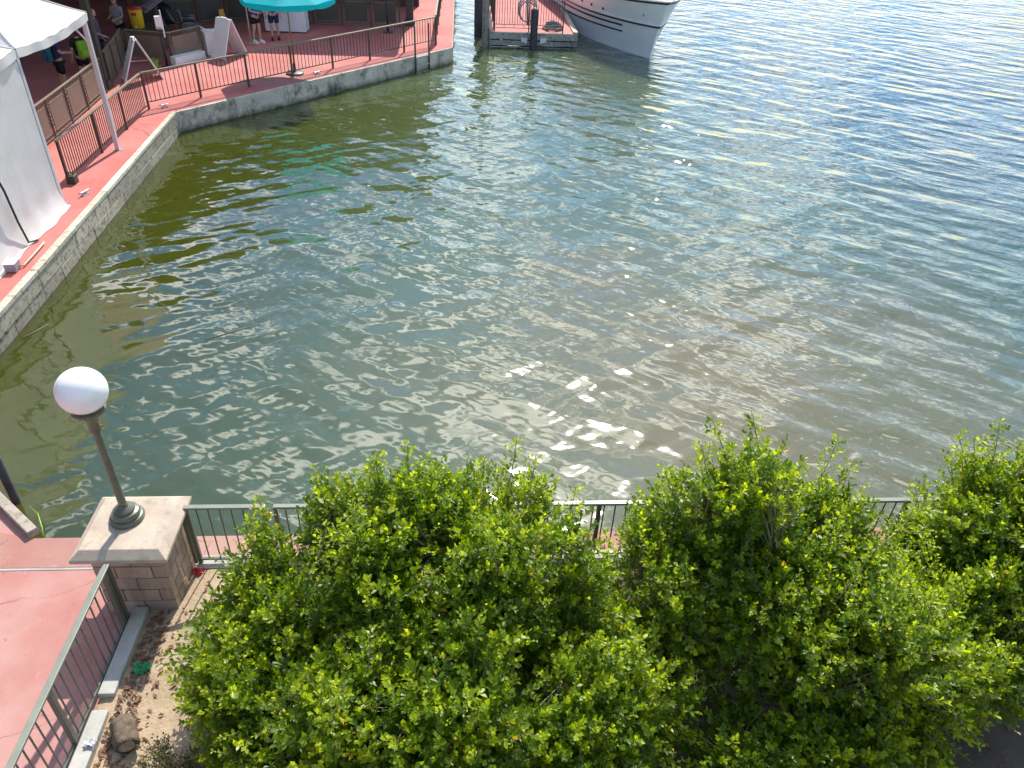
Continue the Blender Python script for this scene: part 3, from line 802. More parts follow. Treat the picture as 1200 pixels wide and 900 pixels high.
GREENS = (np.array([0.050,0.106,0.005]), np.array([0.120,0.200,0.008]), np.array([0.28,0.37,0.016]))
def bush(name, label, cat, root, lobes, n_shoots, leaf_len=0.070, per=15, sprouts=(), young=0.36, seed=1, stems=None, cols=GREENS, group=None, slen=(0.14,0.34), wands=90, deadn=55):
    rg = np.random.default_rng(seed)
    T = thing(name, label, cat, root, 0, group)
    rt = np.array(root)
    lob = np.array(lobes, float)         # x y z rx ry rz
    area = lob[:,3]*lob[:,4] + lob[:,4]*lob[:,5] + lob[:,3]*lob[:,5]
    # each limb carries several leafy clumps, with gaps of shade between them
    par = np.repeat(np.arange(len(lob)), 8)
    cd = rg.normal(0,1,(len(par),3)); cd[:,2] = cd[:,2]*0.8+0.45
    cd /= np.linalg.norm(cd, axis=1, keepdims=True)
    cc_ = lob[par,:3] + cd*lob[par,3:6]*rg.uniform(0.50,0.86,(len(par),1))
    cr_ = lob[par,3:6]*rg.uniform(0.30,0.54,(len(par),1))
    wgt = (area[par]*(cr_[:,0]/lob[par,3])**2); wgt /= wgt.sum()
    idx = rg.choice(len(par), n_shoots, p=wgt)
    dirs = rg.normal(0,1,(n_shoots,3)); dirs[:,2] = dirs[:,2]*0.9+0.30
    dirs /= np.linalg.norm(dirs, axis=1, keepdims=True)
    rad = 1.05 - 0.75*rg.random(n_shoots)**1.5
    pos = cc_[idx] + dirs*cr_[idx]*rad[:,None]
    ok = pos[:,2] > 0.12
    pos = pos[ok]; dirs = dirs[ok]; idx = idx[ok]
    outw = 0.6*dirs + 0.6*cd[idx]
    axis = outw*0.75 + np.array([[0,0,0.50]]) + rg.normal(0,0.36,pos.shape)
    axis /= np.linalg.norm(axis, axis=1, keepdims=True)
    ln = rg.uniform(slen[0],slen[1],len(pos))
    shoots = np.concatenate([pos, axis, ln[:,None]], 1)
    V, tri, tint = leaf_cloud(shoots, leaf_len, per, cols, young, rg)
    # long whippy sprays standing clear of the crown
    sprouts = list(sprouts)
    for q in range(wands):
        j = rg.integers(len(pos))
        if pos[j,2] < lob[:,2].max()*0.75: continue
        a_ = axis[j]*0.5 + np.array([0,0.10,0.75]) + rg.normal(0,0.22,3); a_ /= np.linalg.norm(a_)
        e_ = pos[j] + a_*rg.uniform(0.35,0.78)
        sprouts.append((*pos[j], *e_))
    Vs, Ts, Cs = [V], [tri], [tint]
    tw = MB()
    extra = []
    for (sx, sy, sz, ex, ey, ez) in sprouts:
        p0 = np.array([sx,sy,sz]); p1 = np.array([ex,ey,ez]); d_ = p1-p0; L_ = np.linalg.norm(d_)
        tw.tube([p0-rt, (p0+p1)/2+np.array([0.02,0,0])-rt, p1-rt], [0.009,0.006,0.003], 5)
        side = int(L_/0.04)
        sh = [[*p0,*d_,L_]]
        ss_ = []
        for k in range(side):
            f = 0.12+0.88*k/side
            a_ = k*2.4
            u_ = np.cross(d_, [0,0,1.]) if abs(d_[2]) < 0.95*L_ else np.array([1.,0,0]); u_ /= np.linalg.norm(u_); w_ = np.cross(d_/L_, u_)
            o_ = u_*math.cos(a_)+w_*math.sin(a_)
            ss_.append([*(p0+d_*f), *(d_/L_*0.6+o_*0.75), 0.07+0.17*(1-f)])
        extra += ss_
    if extra:
        V2, t2, c2 = leaf_cloud(np.array(extra), leaf_len*0.85, 7, cols, 0.8, rg)
        Vs.append(V2); Ts.append(t2+len(V)); Cs.append(c2)
    V = np.concatenate(Vs) - rt; tri = np.concatenate(Ts); tint = np.concatenate(Cs)
    crown = place(fast_mesh('crown', V, tri, M_leaf, tint), 'crown', T)
    crown['kind'] = 'stuff'
    # stems, limbs and twigs
    if stems is None: stems = [root]
    sts = {tuple(q): MB() for q in stems}; lim = MB()
    nodes = []
    for i, l in enumerate(lob):
        s0 = min(stems, key=lambda q: (q[0]-l[0])**2+(q[1]-l[1])**2)
        p0 = Vector(s0); p3 = Vector(l[:3]); p1 = p0.lerp(p3, 0.35)+Vector((rg.normal(0,.08), rg.normal(0,.08), 0.1)); p2 = p0.lerp(p3, 0.7)+Vector((rg.normal(0,.08), rg.normal(0,.08), 0.05))
        lim.tube([p1-Vector(root), p2-Vector(root), p3-Vector(root)], [0.026,0.018,0.011], 7)
        sts[tuple(s0)].tube([p0-Vector(root), p0.lerp(p1,0.5)-Vector(root)+Vector((rg.normal(0,.02),rg.normal(0,.02),0)), p1-Vector(root)], [0.042,0.034,0.026], 8)
        nodes += [p2, p3]
        for q in range(7):
            dd = rg.normal(0,1,3); dd[2] = abs(dd[2])*0.8; dd /= np.linalg.norm(dd)
            e = p3 + Vector(dd*l[3:6]*0.62)
            mid = p3.lerp(e, 0.5)+Vector(rg.normal(0,0.04,3))
            lim.tube([p3-Vector(root), mid-Vector(root), e-Vector(root)], [0.010,0.007,0.004], 5)
            nodes += [mid, e]
    for q in stems:
        if sts[tuple(q)].v: sts[tuple(q)].build('trunk', M_bark, T, smooth=True)
    lim.build('branches', M_bark, T, smooth=True)
    N = np.array([list(q) for q in nodes])
    Pt = []; 
    sel = shoots[rg.random(len(shoots)) < 0.8]
    d2 = ((sel[:,None,:3]-N[None])**2).sum(2); near = N[d2.argmin(1)]
    for s_, q in zip(sel, near):
        p0 = Vector(q); p1 = Vector(s_[:3]); v_ = p1-p0
        if v_.length > 0.45: p0 = p1 - v_.normalized()*0.45
        p2 = p1 + Vector(s_[3:6]).normalized()*s_[6]
        rr_ = Vector(root)
        m1 = p0.lerp(p1,0.5)
        tw.tube([p0-rr_, p1-rr_, p2-rr_], [0.0045,0.0035,0.0015], 3, cap=False)
    # bare dead twigs poking out between the leaves
    dead = MB()
    for q in range(deadn):
        j = rg.integers(len(pos)); p_ = pos[j]-axis[j]*0.12-rt
        d_ = axis[j]+rg.normal(0,0.5,3); d_ /= np.linalg.norm(d_); l_ = rg.uniform(0.25,0.5)
        e_ = p_+d_*l_; mth_ = p_+d_*l_*0.55
        dead.tube([p_, mth_+rg.normal(0,0.015,3), e_], [0.006,0.0045,0.002], 4, cap=False)
        for w_ in range(2):
            d2_ = d_+rg.normal(0,0.6,3); d2_ /= np.linalg.norm(d2_)
            dead.tube([mth_, mth_+d2_*0.15], [0.0035,0.0015], 3, cap=False)
    if deadn:
        do = dead.build('dead_twigs', M_twig, T); do['kind'] = 'stuff'
    to = tw.build('twigs', M_twig, T); to['kind'] = 'stuff'
    return T

# left bush
bush('bush', 'broad glossy green bush beside the stone lamp pillar', 'bush', (-0.6,4.7,0.03),
     [(-2.05,4.70,0.62,0.50,0.60,0.55),(-1.55,4.95,0.95,0.65,0.75,0.75),(-0.95,4.95,1.25,0.80,0.85,0.85),
      (-0.25,5.05,1.35,0.80,0.85,0.90),(0.50,5.0,1.30,0.75,0.85,0.88),(1.10,4.5,0.85,0.55,0.7,0.62),
      (-1.75,3.95,0.65,0.62,0.65,0.60),(-0.95,3.85,0.95,0.80,0.80,0.70),(-0.1,3.80,1.05,0.85,0.80,0.75),(0.75,3.75,0.95,0.75,0.80,0.65),
      (-1.2,3.10,0.60,0.65,0.60,0.55),(-0.3,2.95,0.70,0.75,0.6,0.6),(0.6,2.95,0.65,0.7,0.6,0.6),(1.40,3.85,0.60,0.5,0.6,0.5),(1.3,3.1,0.5,0.5,0.55,0.45),(1.6,4.5,0.6,0.45,0.5,0.45),(0.55,4.35,1.0,0.6,0.6,0.6),(-0.3,4.4,1.15,0.7,0.6,0.6),(-1.3,4.45,0.9,0.6,0.55,0.6),(1.55,3.9,0.75,0.5,0.55,0.5)],
     13000, sprouts=[(-0.55,5.4,1.85,-0.52,5.75,2.34),(-0.72,5.4,1.8,-0.85,5.7,2.2),(0.42,5.5,1.75,0.56,5.85,2.33),(0.62,5.4,1.75,0.75,5.75,2.2),
              (-1.25,5.5,1.5,-1.42,5.75,2.05),(0.2,5.4,1.85,0.22,5.7,2.15),(1.0,5.2,1.5,1.15,5.55,1.95),(-2.2,4.9,0.8,-2.75,4.75,0.75),(-2.1,4.5,0.7,-2.72,4.35,0.62)],
     seed=11, stems=[(-1.2,4.6,0.03),(-0.2,4.5,0.03),(0.7,4.4,0.03)])
# middle-right bush
bush('bush', 'tall dark-gapped green bush right of the picture centre', 'bush', (3.0,4.7,0.03),
     [(2.15,5.0,1.05,0.55,0.75,0.8),(2.75,5.15,1.40,0.70,0.80,0.9),(3.35,5.15,1.35,0.70,0.85,0.9),(3.95,4.95,1.0,0.65,0.75,0.75),
      (2.85,4.55,1.15,0.55,0.55,0.60),(3.55,4.15,1.05,0.70,0.75,0.70),(4.15,4.2,0.95,0.6,0.7,0.65),(3.5,3.5,0.62,0.45,0.45,0.42),(2.6,3.5,0.45,0.4,0.4,0.35),(3.1,3.8,0.65,0.48,0.45,0.42),(3.2,3.05,0.4,0.4,0.35,0.3),(2.2,4.35,0.75,0.45,0.5,0.5),(4.35,3.75,0.7,0.45,0.45,0.5)],
     7300, sprouts=[(2.45,5.3,1.9,2.40,5.7,2.36),(2.75,5.4,1.95,2.68,5.75,2.36),(3.5,5.4,1.85,3.85,5.8,2.36),(3.7,5.3,1.8,4.0,5.65,2.18),(2.2,5.3,1.6,2.12,5.65,2.1),
              (3.0,5.5,1.9,3.1,5.8,2.2),(4.25,5.1,1.5,4.72,5.4,1.75)],
     seed=23, stems=[(2.7,4.7,0.03),(3.6,4.6,0.03)])
# right edge bush
bush('bush', 'dark green bush cut off by the right edge of the picture', 'bush', (5.6,5.1,0.03),
     [(5.15,5.15,0.70,0.5,0.6,0.55),(5.65,5.35,1.25,0.45,0.6,0.75),(5.85,5.25,1.45,0.70,0.75,0.95),(6.4,4.9,1.2,0.8,0.8,0.9),(5.35,4.5,0.85,0.65,0.65,0.65),(5.05,4.35,0.75,0.45,0.5,0.5),(5.5,4.15,0.7,0.5,0.55,0.5),(4.85,4.75,0.8,0.45,0.5,0.5),(6.1,4.4,0.9,0.6,0.6,0.6)],
     6000, sprouts=[(5.5,5.6,1.9,5.62,5.95,2.45),(5.8,5.6,2.0,6.0,5.9,2.5),(5.0,5.4,1.1,4.85,5.75,1.75),(5.3,5.6,1.5,5.2,5.9,2.05)],
     seed=31, stems=[(5.4,5.0,0.03),(6.2,4.9,0.03)])
# low scrub in the corner
OLIVE = (np.array([0.045,0.055,0.018]), np.array([0.085,0.095,0.035]), np.array([0.12,0.14,0.04]))
bush('scrub', 'low olive scrub with tiny leaves beside the stump', 'shrub', (-2.55,3.6,0.03),
     [(-2.62,3.75,0.18,0.30,0.35,0.28),(-2.25,3.55,0.25,0.35,0.35,0.32),(-2.75,3.35,0.15,0.3,0.3,0.22)],
     420, leaf_len=0.032, per=12, young=0.1, seed=41, cols=OLIVE, stems=[(-2.45,3.6,0.03)], slen=(0.08,0.2), wands=0, deadn=8)

# ------------------------------------------------------------------ tents
def canopy(x0, x1, y0, y1, ez, pz, droop=0.17):
    """pyramid roof with sagging panels and a hanging valance; origin (0,0,0) in world"""
    m_ = MB(); cx, cy = (x0+x1)/2, (y0+y1)/2
    cor = [(x0,y0),(x1,y0),(x1,y1),(x0,y1)]
    n = 26
    for k in range(4):
        a_ = cor[k]; b_ = cor[(k+1) % 4]
        def fn(u, v, a_=a_, b_=b_):
            ex = a_[0]+(b_[0]-a_[0])*u; ey = a_[1]+(b_[1]-a_[1])*u
            x = ex+(cx-ex)*v; y = ey+(cy-ey)*v
            z = ez+(pz-ez)*(v**1.12) - 0.16*math.sin(math.pi*u)*math.sin(math.pi*v)*(1-v) + 0.012*math.sin(u*34+v*9)*math.sin(math.pi*u)*(1-v)**2 - 0.10*math.sin(math.pi*u)*(1-v)**3
            return (x, y, z)
        m_.grid(n, n, fn)
    va = MB()
    for k in range(4):
        a_ = Vector((*cor[k],0)); b_ = Vector((*cor[(k+1) % 4],0)); d_ = (b_-a_).normalized(); o_ = Vector((d_.y,-d_.x,0))
        def fv(u, v, a_=a_, b_=b_, o_=o_):
            p = a_.lerp(b_, u); z = ez-0.10*math.sin(math.pi*u) - droop*v
            p = p + o_*(0.02+0.018*math.sin(u*23)*v)
            return (p.x, p.y, z)
        va.grid(22, 3, fv)
    return m_, va
EZ, PZ = 3.16, 4.45
def tent(label, y0, y1, xn0, xn1, walls):
    cxm, cym = -10.6, (y0+y1)/2
    T = thing('canopy_tent', label, 'tent', (cxm,cym,0), 0, 'white canopy tents on the left quay')
    x1 = -8.84; x0 = x1-3.6
    roof, val = canopy(x0-cxm, x1-cxm, y0-cym, y1-cym, EZ+0.12, PZ)
    roof.build('roof', M_canvas, T, smooth=True)
    val.build('valance', M_canvas, T, smooth=True)
    for (hx, hy) in ((x0,y0),(x1,y0),(x1,y1),(x0,y1)):
        MB().tube([(hx+(cxm-hx)*v_-cxm, hy+(cym-hy)*v_-cym, EZ+0.125+(PZ-EZ-0.12)*(v_**1.12)) for v_ in (0,0.1,0.25,0.45,0.7,1.0)], 0.016, 6).build('hip_seam', M_canvas, T, smooth=True)
    for (x, y) in ((x0,y0),(x1,y0),(x1,y1),(x0,y1)):
        p = MB().box(-0.05,0.05,-0.05,0.05,0.01,EZ+0.08).build('pole', M_pole, T, bevel=0.012, loc=(x-cxm+(0.05 if x == x0 else -0.08), y-cym+(0.06 if y == y0 else -0.06), 0))
        MB().box(-0.10,0.14,-0.07,0.07,0.0,0.012).build('foot_plate', M_steel, p)
    e = EZ-0.02
    fr = MB()
    fr.bar((x1-cxm-0.08,y1-cym-0.06,e-0.55),(x1-cxm-0.08,y1-cym-0.75,e+0.02),0.03,0.03)
    fr.bar((x1-cxm-0.08,y1-cym-0.06,e+0.03),(x1-cxm-0.08,y0-cym+0.06,e+0.03),0.035,0.035)
    fr.bar((x1-cxm-0.08,y1-cym-0.06,e+0.03),(x0-cxm+0.05,y1-cym-0.06,e+0.03),0.035,0.035)
    fr.build('frame', M_pole, T)
    if walls:
        w = MB()
        def fw(u, v):
            y = (y0-cym+0.02)+(y1-y0-0.04)*u
            z = (EZ-0.12)*(1-v)
            x = x1-cxm-0.015 + 0.022*math.sin(u*5+1)*math.sin(v*2.6) + 0.003*math.sin(u*31)*v + (0.10*max(0, v-0.9)/0.1)
            return (x, y, max(0.012, z))
        w.grid(60, 24, fw); w.build('side_wall', M_canvas, T, smooth=True)
        sk = MB()
        def fk(u, v):
            y = (y0-cym)+(y1-y0)*u
            return (x1-cxm+0.05+v*(0.14+0.03*math.sin(u*11)+0.015*math.sin(u*29)), y, 0.014+0.01*math.sin(u*40)*math.sin(v*3))
        sk.grid(60, 4, fk); sk.build('skirt', M_canvas, T, smooth=True)
    return T
tent('white canopy tent with open sides standing on the left quay', 16.74, 20.34, 0, 0, False)
tent('white canopy tent closed by a hanging side wall', 13.12, 16.70, 0, 0, True)
tent('second walled white canopy tent at the left picture edge', 9.50, 13.08, 0, 0, True)
tag(MB().tube([(-8.74,14.30,1.75),(-8.74,14.45,1.62),(-8.75,14.58,1.2),(-8.76,14.68,0.5),(-8.72,14.72,0.06),(-8.62,14.9,0.03)],0.022,7).build('cable', M_black, smooth=True),
    'black cable hanging down the white tent side wall', 'cable')
jb = thing('junction_box', 'pale grey electrical box at the foot of the tent wall', 'box', (-8.55,13.65,0), 0.1)
MB().box(-0.10,0.10,-0.13,0.13,0.015,0.17).build('body', M_greybd, jb, bevel=0.012)
MB().box(-0.11,0.11,-0.14,0.14,0.172,0.19).build('lid', M_white, jb, bevel=0.006)
MB().tube([(0.10,0.05,0.06),(0.16,0.1,0.04),(0.2,0.6,0.05),(0.22,1.1,0.05)],0.018,7).build('conduit', M_beige, jb, smooth=True)
wt = thing('tent_weight', 'small dark weight block at the tent railing end', 'weight', (-9.15,18.0,0))
MB().box(-0.10,0.10,-0.10,0.10,0,0.20).build('block', M_stand, wt, bevel=0.015)
MB().tube([(-0.05,0,0.2),(-0.04,0,0.26),(0.04,0,0.26),(0.05,0,0.2)],0.012,6).build('handle', M_black, wt)

# ------------------------------------------------------------------ pavilion behind the quay (seen in the water and by its shade); added unseen building
pav = thing('pavilion', 'dark roofed pavilion with brown columns behind the far quay', 'pavilion', (-11,30,0))
def P2(x, y): return (x+11, y-30)
RO = [(-26,25.2),(-10.5,25.2),(-10.1,31.0),(-7.3,35.2),(-1.6,35.2),(-1.6,60),(-26,60)]
MB().prism([P2(*q) for q in RO], 4.30, 4.75).build('fascia', M_build, pav)
rf = MB()
inner = [(-24,29),(-13.5,29),(-12.5,36),(-10,40),(-5,40),(-5,56),(-24,56)]
n = len(RO)
rf.add([(*P2(*q), 4.754) for q in RO]+[(*P2(*q), 6.6) for q in inner], [(i, (i+1) % n, n+(i+1) % n, n+i) for i in range(n)]+[tuple(range(n, 2*n))])
rf.build('roof', M_roof, pav)
for (x, y, w_) in ((-11.2,25.80,0.22),(-12.45,33.3,0.26),(-9.6,36.4,0.26),(-5.6,36.6,0.26),(-2.2,36.4,0.30),(-17,25.8,0.3)):
    c_ = MB().box(-w_/2,w_/2,-w_/2,w_/2,0,4.30).build('column', M_stand, pav, bevel=0.02, loc=(*P2(x,y),0))
    MB().box(-w_/2-0.06,w_/2+0.06,-w_/2-0.06,w_/2+0.06,0,0.25).build('plinth', M_stand, c_, bevel=0.01)
MB().box(-13,9,10.5,10.9,0,4.3).build('back_wall', M_build, pav)
sh = thing('unseen_dark_building', 'unseen brown building behind the white tents, added to darken the water reflection', 'building', (-17,8,0))  # out of view, added so the water by the left quay reflects something dark
MB().box(-6,2.6,-16,15.5,0,6.4).build('wall', M_build, sh)
MB().add([(-6.5,-16.5,6.4),(3.2,-16.5,6.4),(3.2,16,6.4),(-6.5,16,6.4),(-1.7,-14,8.6),(-1.7,13.5,8.6)], [(0,1,4),(1,2,5,4),(2,3,5),(3,0,4,5),(3,2,1,0)]).build('roof', M_roof, sh)
for z in (1.2, 4.0):
    for k in range(7):
        w_ = MB().box(2.60,2.66,-13.5+k*4,-11.9+k*4,z,z+1.6).build('window', M_glass, sh)

# ------------------------------------------------------------------ ornamental panel fence
def panel_fence(label, pts, h=1.02, tint=M_tan):
    o = Vector((*pts[0],0))
    T = thing('panel_fence', label, 'fence', o, 0, 'tan panel fences with scrolled frames')
    for i in range(len(pts)-1):
        a_ = Vector((*pts[i],0))-o; b_ = Vector((*pts[i+1],0))-o; d_ = b_-a_; L_ = d_.length; d_.normalize()
        nrm2 = Vector((-d_.y,d_.x,0))
        nseg = max(1, round(L_/1.25))
        MB().bar(a_+Vector((0,0,h)), b_+Vector((0,0,h)), 0.06, 0.035).build('top_rail', M_railcap, T, bevel=0.006)
        for k in range(nseg+1):
            if k == nseg and i < len(pts)-2: continue
            p = a_+d_*(L_*k/nseg)
            MB().box(-0.025,0.025,-0.025,0.025,0,h-0.02).build('post', M_railfar, T, loc=p)
        for k in range(nseg):
            s0 = L_*k/nseg; s1 = L_*(k+1)/nseg
            q0 = a_+d_*(s0+0.16); q1 = a_+d_*(s1-0.16)
            MB().bar(q0+Vector((0,0,(h+0.02)/2)), q1+Vector((0,0,(h+0.02)/2)), 0.02, h-0.34).build('panel', tint, T)
            fr = MB()
            fr.bar(q0+Vector((0,0,h-0.165)), q1+Vector((0,0,h-0.165)), 0.032, 0.022)
            fr.bar(q0+Vector((0,0,0.17)), q1+Vector((0,0,0.17)), 0.032, 0.022)
            fr.bar(a_+d_*(s0+0.03)+Vector((0,0,0.06)), a_+d_*(s1-0.03)+Vector((0,0,0.06)), 0.03, 0.022)
            # scrolls in the gap between panel and posts
            def ring(c, r):
                pts_ = [c+d_*(r*math.cos(t_))+Vector((0,0,r*math.sin(t_))) for t_ in [2*math.pi*j/8 for j in range(9)]]
                fr.tube(pts_, 0.008, 4, cap=False)
            nz = 7
            for j in range(nz):
                z = 0.16+(h-0.26)*(j+0.5)/nz
                for s_ in (s0+0.085, s1-0.085): ring(a_+d_*s_+Vector((0,0,z)), 0.05)
            ns = max(2, int((s1-s0)/0.12))
            for j in range(ns):
                s_ = s0+(s1-s0)*(j+0.5)/ns
                ring(a_+d_*s_+Vector((0,0,h-0.085)), 0.048)
                ring(a_+d_*s_+Vector((0,0,0.115)), 0.04)
            so = fr.build('scroll_frame', M_railcap, T)
    return T
panel_fence('tan panel fence with scrolled frame beside the open tent', [(-10.77,20.2),(-10.80,21.07),(-10.90,23.6),(-11.0,25.3)])
panel_fence('tan panel fence running behind the left sandwich board', [(-11.15,26.1),(-11.75,29.3)])
panel_fence('short tan panel gate behind the white box', [(-11.6,29.2),(-10.05,28.9),(-9.28,30.1)])
panel_fence('dark panel fence at the back of the red deck', [(-13.2,34.2),(-10.8,35.0),(-9.9,35.9),(-2.6,35.85)], h=1.12, tint=M_dkpanel)

# rope from the gate to the white board
tag(MB().tube([(-9.28,30.1,1.0),(-9.05,30.2,0.86),(-8.8,30.25,0.83),(-8.55,30.2,0.95)],0.018,6).build('rope', M_white, smooth=True), 'white rope strung from the panel gate to the sandwich board', 'rope')

# ------------------------------------------------------------------ sandwich boards
def aframe(label, loc, rz, h, spread, w, th=0.045):
    T = thing('sandwich_board', label, 'sign', loc, rz, 'white sandwich boards on the red quay')
    for sx in (-1, 1):
        p = MB().bar((sx*spread/2,0,0.03),(sx*0.03,0,h),w,th,up=(1,0,0.2)).build('panel', M_white, T, bevel=0.01)
        for sy in (-1, 1):
            MB().box(sx*spread/2-0.03,sx*spread/2+0.03,sy*w/2-0.05 if sy > 0 else -w/2,sy*w/2 if sy > 0 else -w/2+0.05,0,0.06).build('foot', M_white, p)
    MB().bar((-spread*0.25,0,h*0.45),(spread*0.25,0,h*0.45),0.02,0.02).build('brace', M_steel, T)
    MB().bar((0,-w*0.2,h+0.02),(0,w*0.2,h+0.02),0.07,0.03).build('hinge', M_white, T)
    return T
aframe('white sandwich board seen edge-on beside the brown column', (-10.45,26.95,0), 0.50, 1.25, 1.15, 0.62)
aframe('broad white sandwich board in the sun before the white box', (-8.40,30.15,0), 0.95, 1.28, 1.05, 0.72)

# ------------------------------------------------------------------ small furniture on the deck
wb = thing('white_box', 'upright white box beside the panel gate', 'box', (-9.1,30.5,0), 0.5)
MB().box(-0.22,0.22,-0.24,0.24,0,0.74).build('body', M_white, wb, bevel=0.02)
MB().box(-0.24,0.24,-0.26,0.26,0.743,0.80).build('lid', M_white, wb, bevel=0.015)
pl = thing('planter_trough', 'low white trough at the foot of the panel gate', 'trough', (-9.62,29.3,0), math.atan2(1.2,0.77))
m_ = MB(); m_.box(-0.62,0.62,-0.12,0.12,0,0.05).box(-0.62,0.62,-0.14,-0.10,0.05,0.26).box(-0.62,0.62,0.10,0.14,0.05,0.26).box(-0.66,-0.62,-0.14,0.14,0,0.26).box(0.62,0.66,-0.14,0.14,0,0.26)
m_.build('body', M_white, pl, bevel=0.008)
sd = thing('hand_sanitiser_stand', 'white dispenser on a black stand by the panel gate', 'dispenser stand', (-10.12,28.5,0), 0.3)
MB().lathe([(0.18,0),(0.18,0.02),(0.03,0.04)], n=20).build('base', M_black, sd, smooth='auto')
MB().tube([(0,0,0.03),(0,0,1.55)],0.035,8).build('post', M_black, sd, smooth=True)
MB().box(-0.10,0.10,-0.08,0.08,1.22,1.62).build('dispenser', M_white, sd, bevel=0.03)
MB().box(-0.07,0.07,-0.12,-0.07,1.22,1.28).build('nozzle', M_greybd, sd, bevel=0.01)
MB().box(0.10,0.14,-0.02,0.02,0.95,1.80).build('sign_strip', M_white, sd, bevel=0.004)
bk_ = thing('bucket', 'lime green bucket beside the sanitiser stand', 'bucket', (-10.45,28.25,0))
MB().lathe([(0.11,0),(0.15,0.28),(0.16,0.30),(0.145,0.30),(0.10,0.02),(0.0,0.02)], n=18).build('body', M_limepl, bk_, smooth='auto')
MB().tube([(-0.155,0,0.29),(-0.12,-0.1,0.22),(0,-0.16,0.19),(0.12,-0.1,0.22),(0.155,0,0.29)],0.006,5).build('handle', M_steel, bk_)

ct = thing('drinks_cart', 'dark green cart carrying the yellow drinks cooler', 'cart', (-11.35,30.85,0), 0.15)
MB().box(-0.65,0.65,-0.35,0.35,0.68,0.74).build('top', M_stand, ct, bevel=0.015)
MB().box(-0.58,0.58,-0.28,0.28,0.16,0.677).build('body', M_stand, ct, bevel=0.01)
for sx in (-0.48, 0.48):
    for sy in (-0.25, 0.25):
        MB().lathe([(0.0,-0.03),(0.08,-0.03),(0.08,0.03),(0.0,0.03)], n=14).build('wheel', M_black, ct).matrix_local = Matrix.Translation((sx,sy,0.08)) @ Matrix.Rotation(R(90),4,'X')
cl = thing('drinks_cooler', 'yellow drum drinks cooler with a red lid', 'cooler', (-11.68,30.85,0.741))
MB().lathe([(0.20,0),(0.215,0.03),(0.228,0.30),(0.232,0.58),(0.225,0.62)], n=28).build('drum', M_yellow, cl, smooth='auto')
MB().lathe([(0.24,0.622),(0.245,0.67),(0.21,0.72),(0.10,0.745),(0.0,0.75)], n=28).build('lid', M_redpl, cl, smooth='auto')
MB().tube([(0,-0.21,0.08),(0,-0.27,0.08),(0,-0.27,0.04)],0.022,8).build('tap', M_white, cl)
MB().box(-0.10,0.10,-0.238,-0.224,0.44,0.53).build('label_plate', M_redpl, cl, bevel=0.004)

# tilted display board
db = thing('display_board', 'tilted mauve display board beside the back column', 'board', (-11.3,31.9,0), 0.55)
MB().bar((-0.5,0,1.15),(0.55,0,1.75),0.85,0.05).build('panel', M_mauve, db, bevel=0.012)
MB().bar((-0.38,0,1.25),(0.42,0,1.71),0.62,0.05).build('inset', M_greybd, db, bevel=0.004)
MB().bar((0,0,1.4),(0,0,0.02),0.09,0.09).build('post', M_stand, db, bevel=0.01)
MB().box(-0.25,0.25,-0.25,0.25,0,0.04).build('base', M_stand, db, bevel=0.01)

# wheelchair
wc = thing('wheelchair', 'black wheelchair parked in the shade by the back fence', 'wheelchair', (-10.62,33.2,0), 0.25)
def wheel(parent, x, y, r, w_, spokes, name='wheel'):
    tm = MB(); pts = [(r*math.cos(2*math.pi*k/28),0,r*math.sin(2*math.pi*k/28)) for k in range(29)]
    o = MB().tube(pts, w_, 8, cap=False).build(name, M_black, parent, loc=(x,y,r+w_), smooth=True)
    s_ = MB(); s_.tube([(0,-0.03,0),(0,0.03,0)], 0.03, 8)
    for k in range(spokes):
        a_ = 2*math.pi*k/spokes; s_.tube([(0,0,0),(r*math.cos(a_),0,r*math.sin(a_))], 0.005, 4, cap=False)
    s_.build('spokes', M_steel, o)
    pr = [((r-0.05)*math.cos(2*math.pi*k/28),-0.045 if y < 0 else 0.045,(r-0.05)*math.sin(2*math.pi*k/28)) for k in range(29)]
    MB().tube(pr, 0.009, 6, cap=False).build('hand_rim', M_steel, o, smooth=True)
    return o
for sy in (-0.30, 0.30): wheel(wc, 0, sy, 0.30, 0.018, 16)
for sy in (-0.24, 0.24): wheel(wc, 0.46, sy, 0.08, 0.016, 5, 'caster')
MB().box(-0.18,0.26,-0.22,0.22,0.48,0.53).build('seat', M_blackcl, wc, bevel=0.015)
MB().bar((-0.18,0,0.53),(-0.27,0,0.95),0.44,0.04,up=(1,0,0)).build('backrest', M_blackcl, wc, bevel=0.01)
fr = MB()
for sy in (-0.23, 0.23):
    fr.tube([(-0.35,sy,0.97),(-0.25,sy,0.93),(-0.19,sy,0.5),(0.28,sy,0.5),(0.46,sy,0.22)],0.014,7)
    fr.tube([(-0.2,sy,0.70),(0.2,sy,0.70),(0.24,sy,0.5)],0.016,7)
    fr.tube([(0.28,sy,0.5),(0.55,sy*0.8,0.12),(0.68,sy*0.8,0.12)],0.014,7)
fr.tube([(0,-0.3,0.32),(0,0.3,0.32)],0.014,7)
fr.build('frame', M_steel, wc, smooth=True)

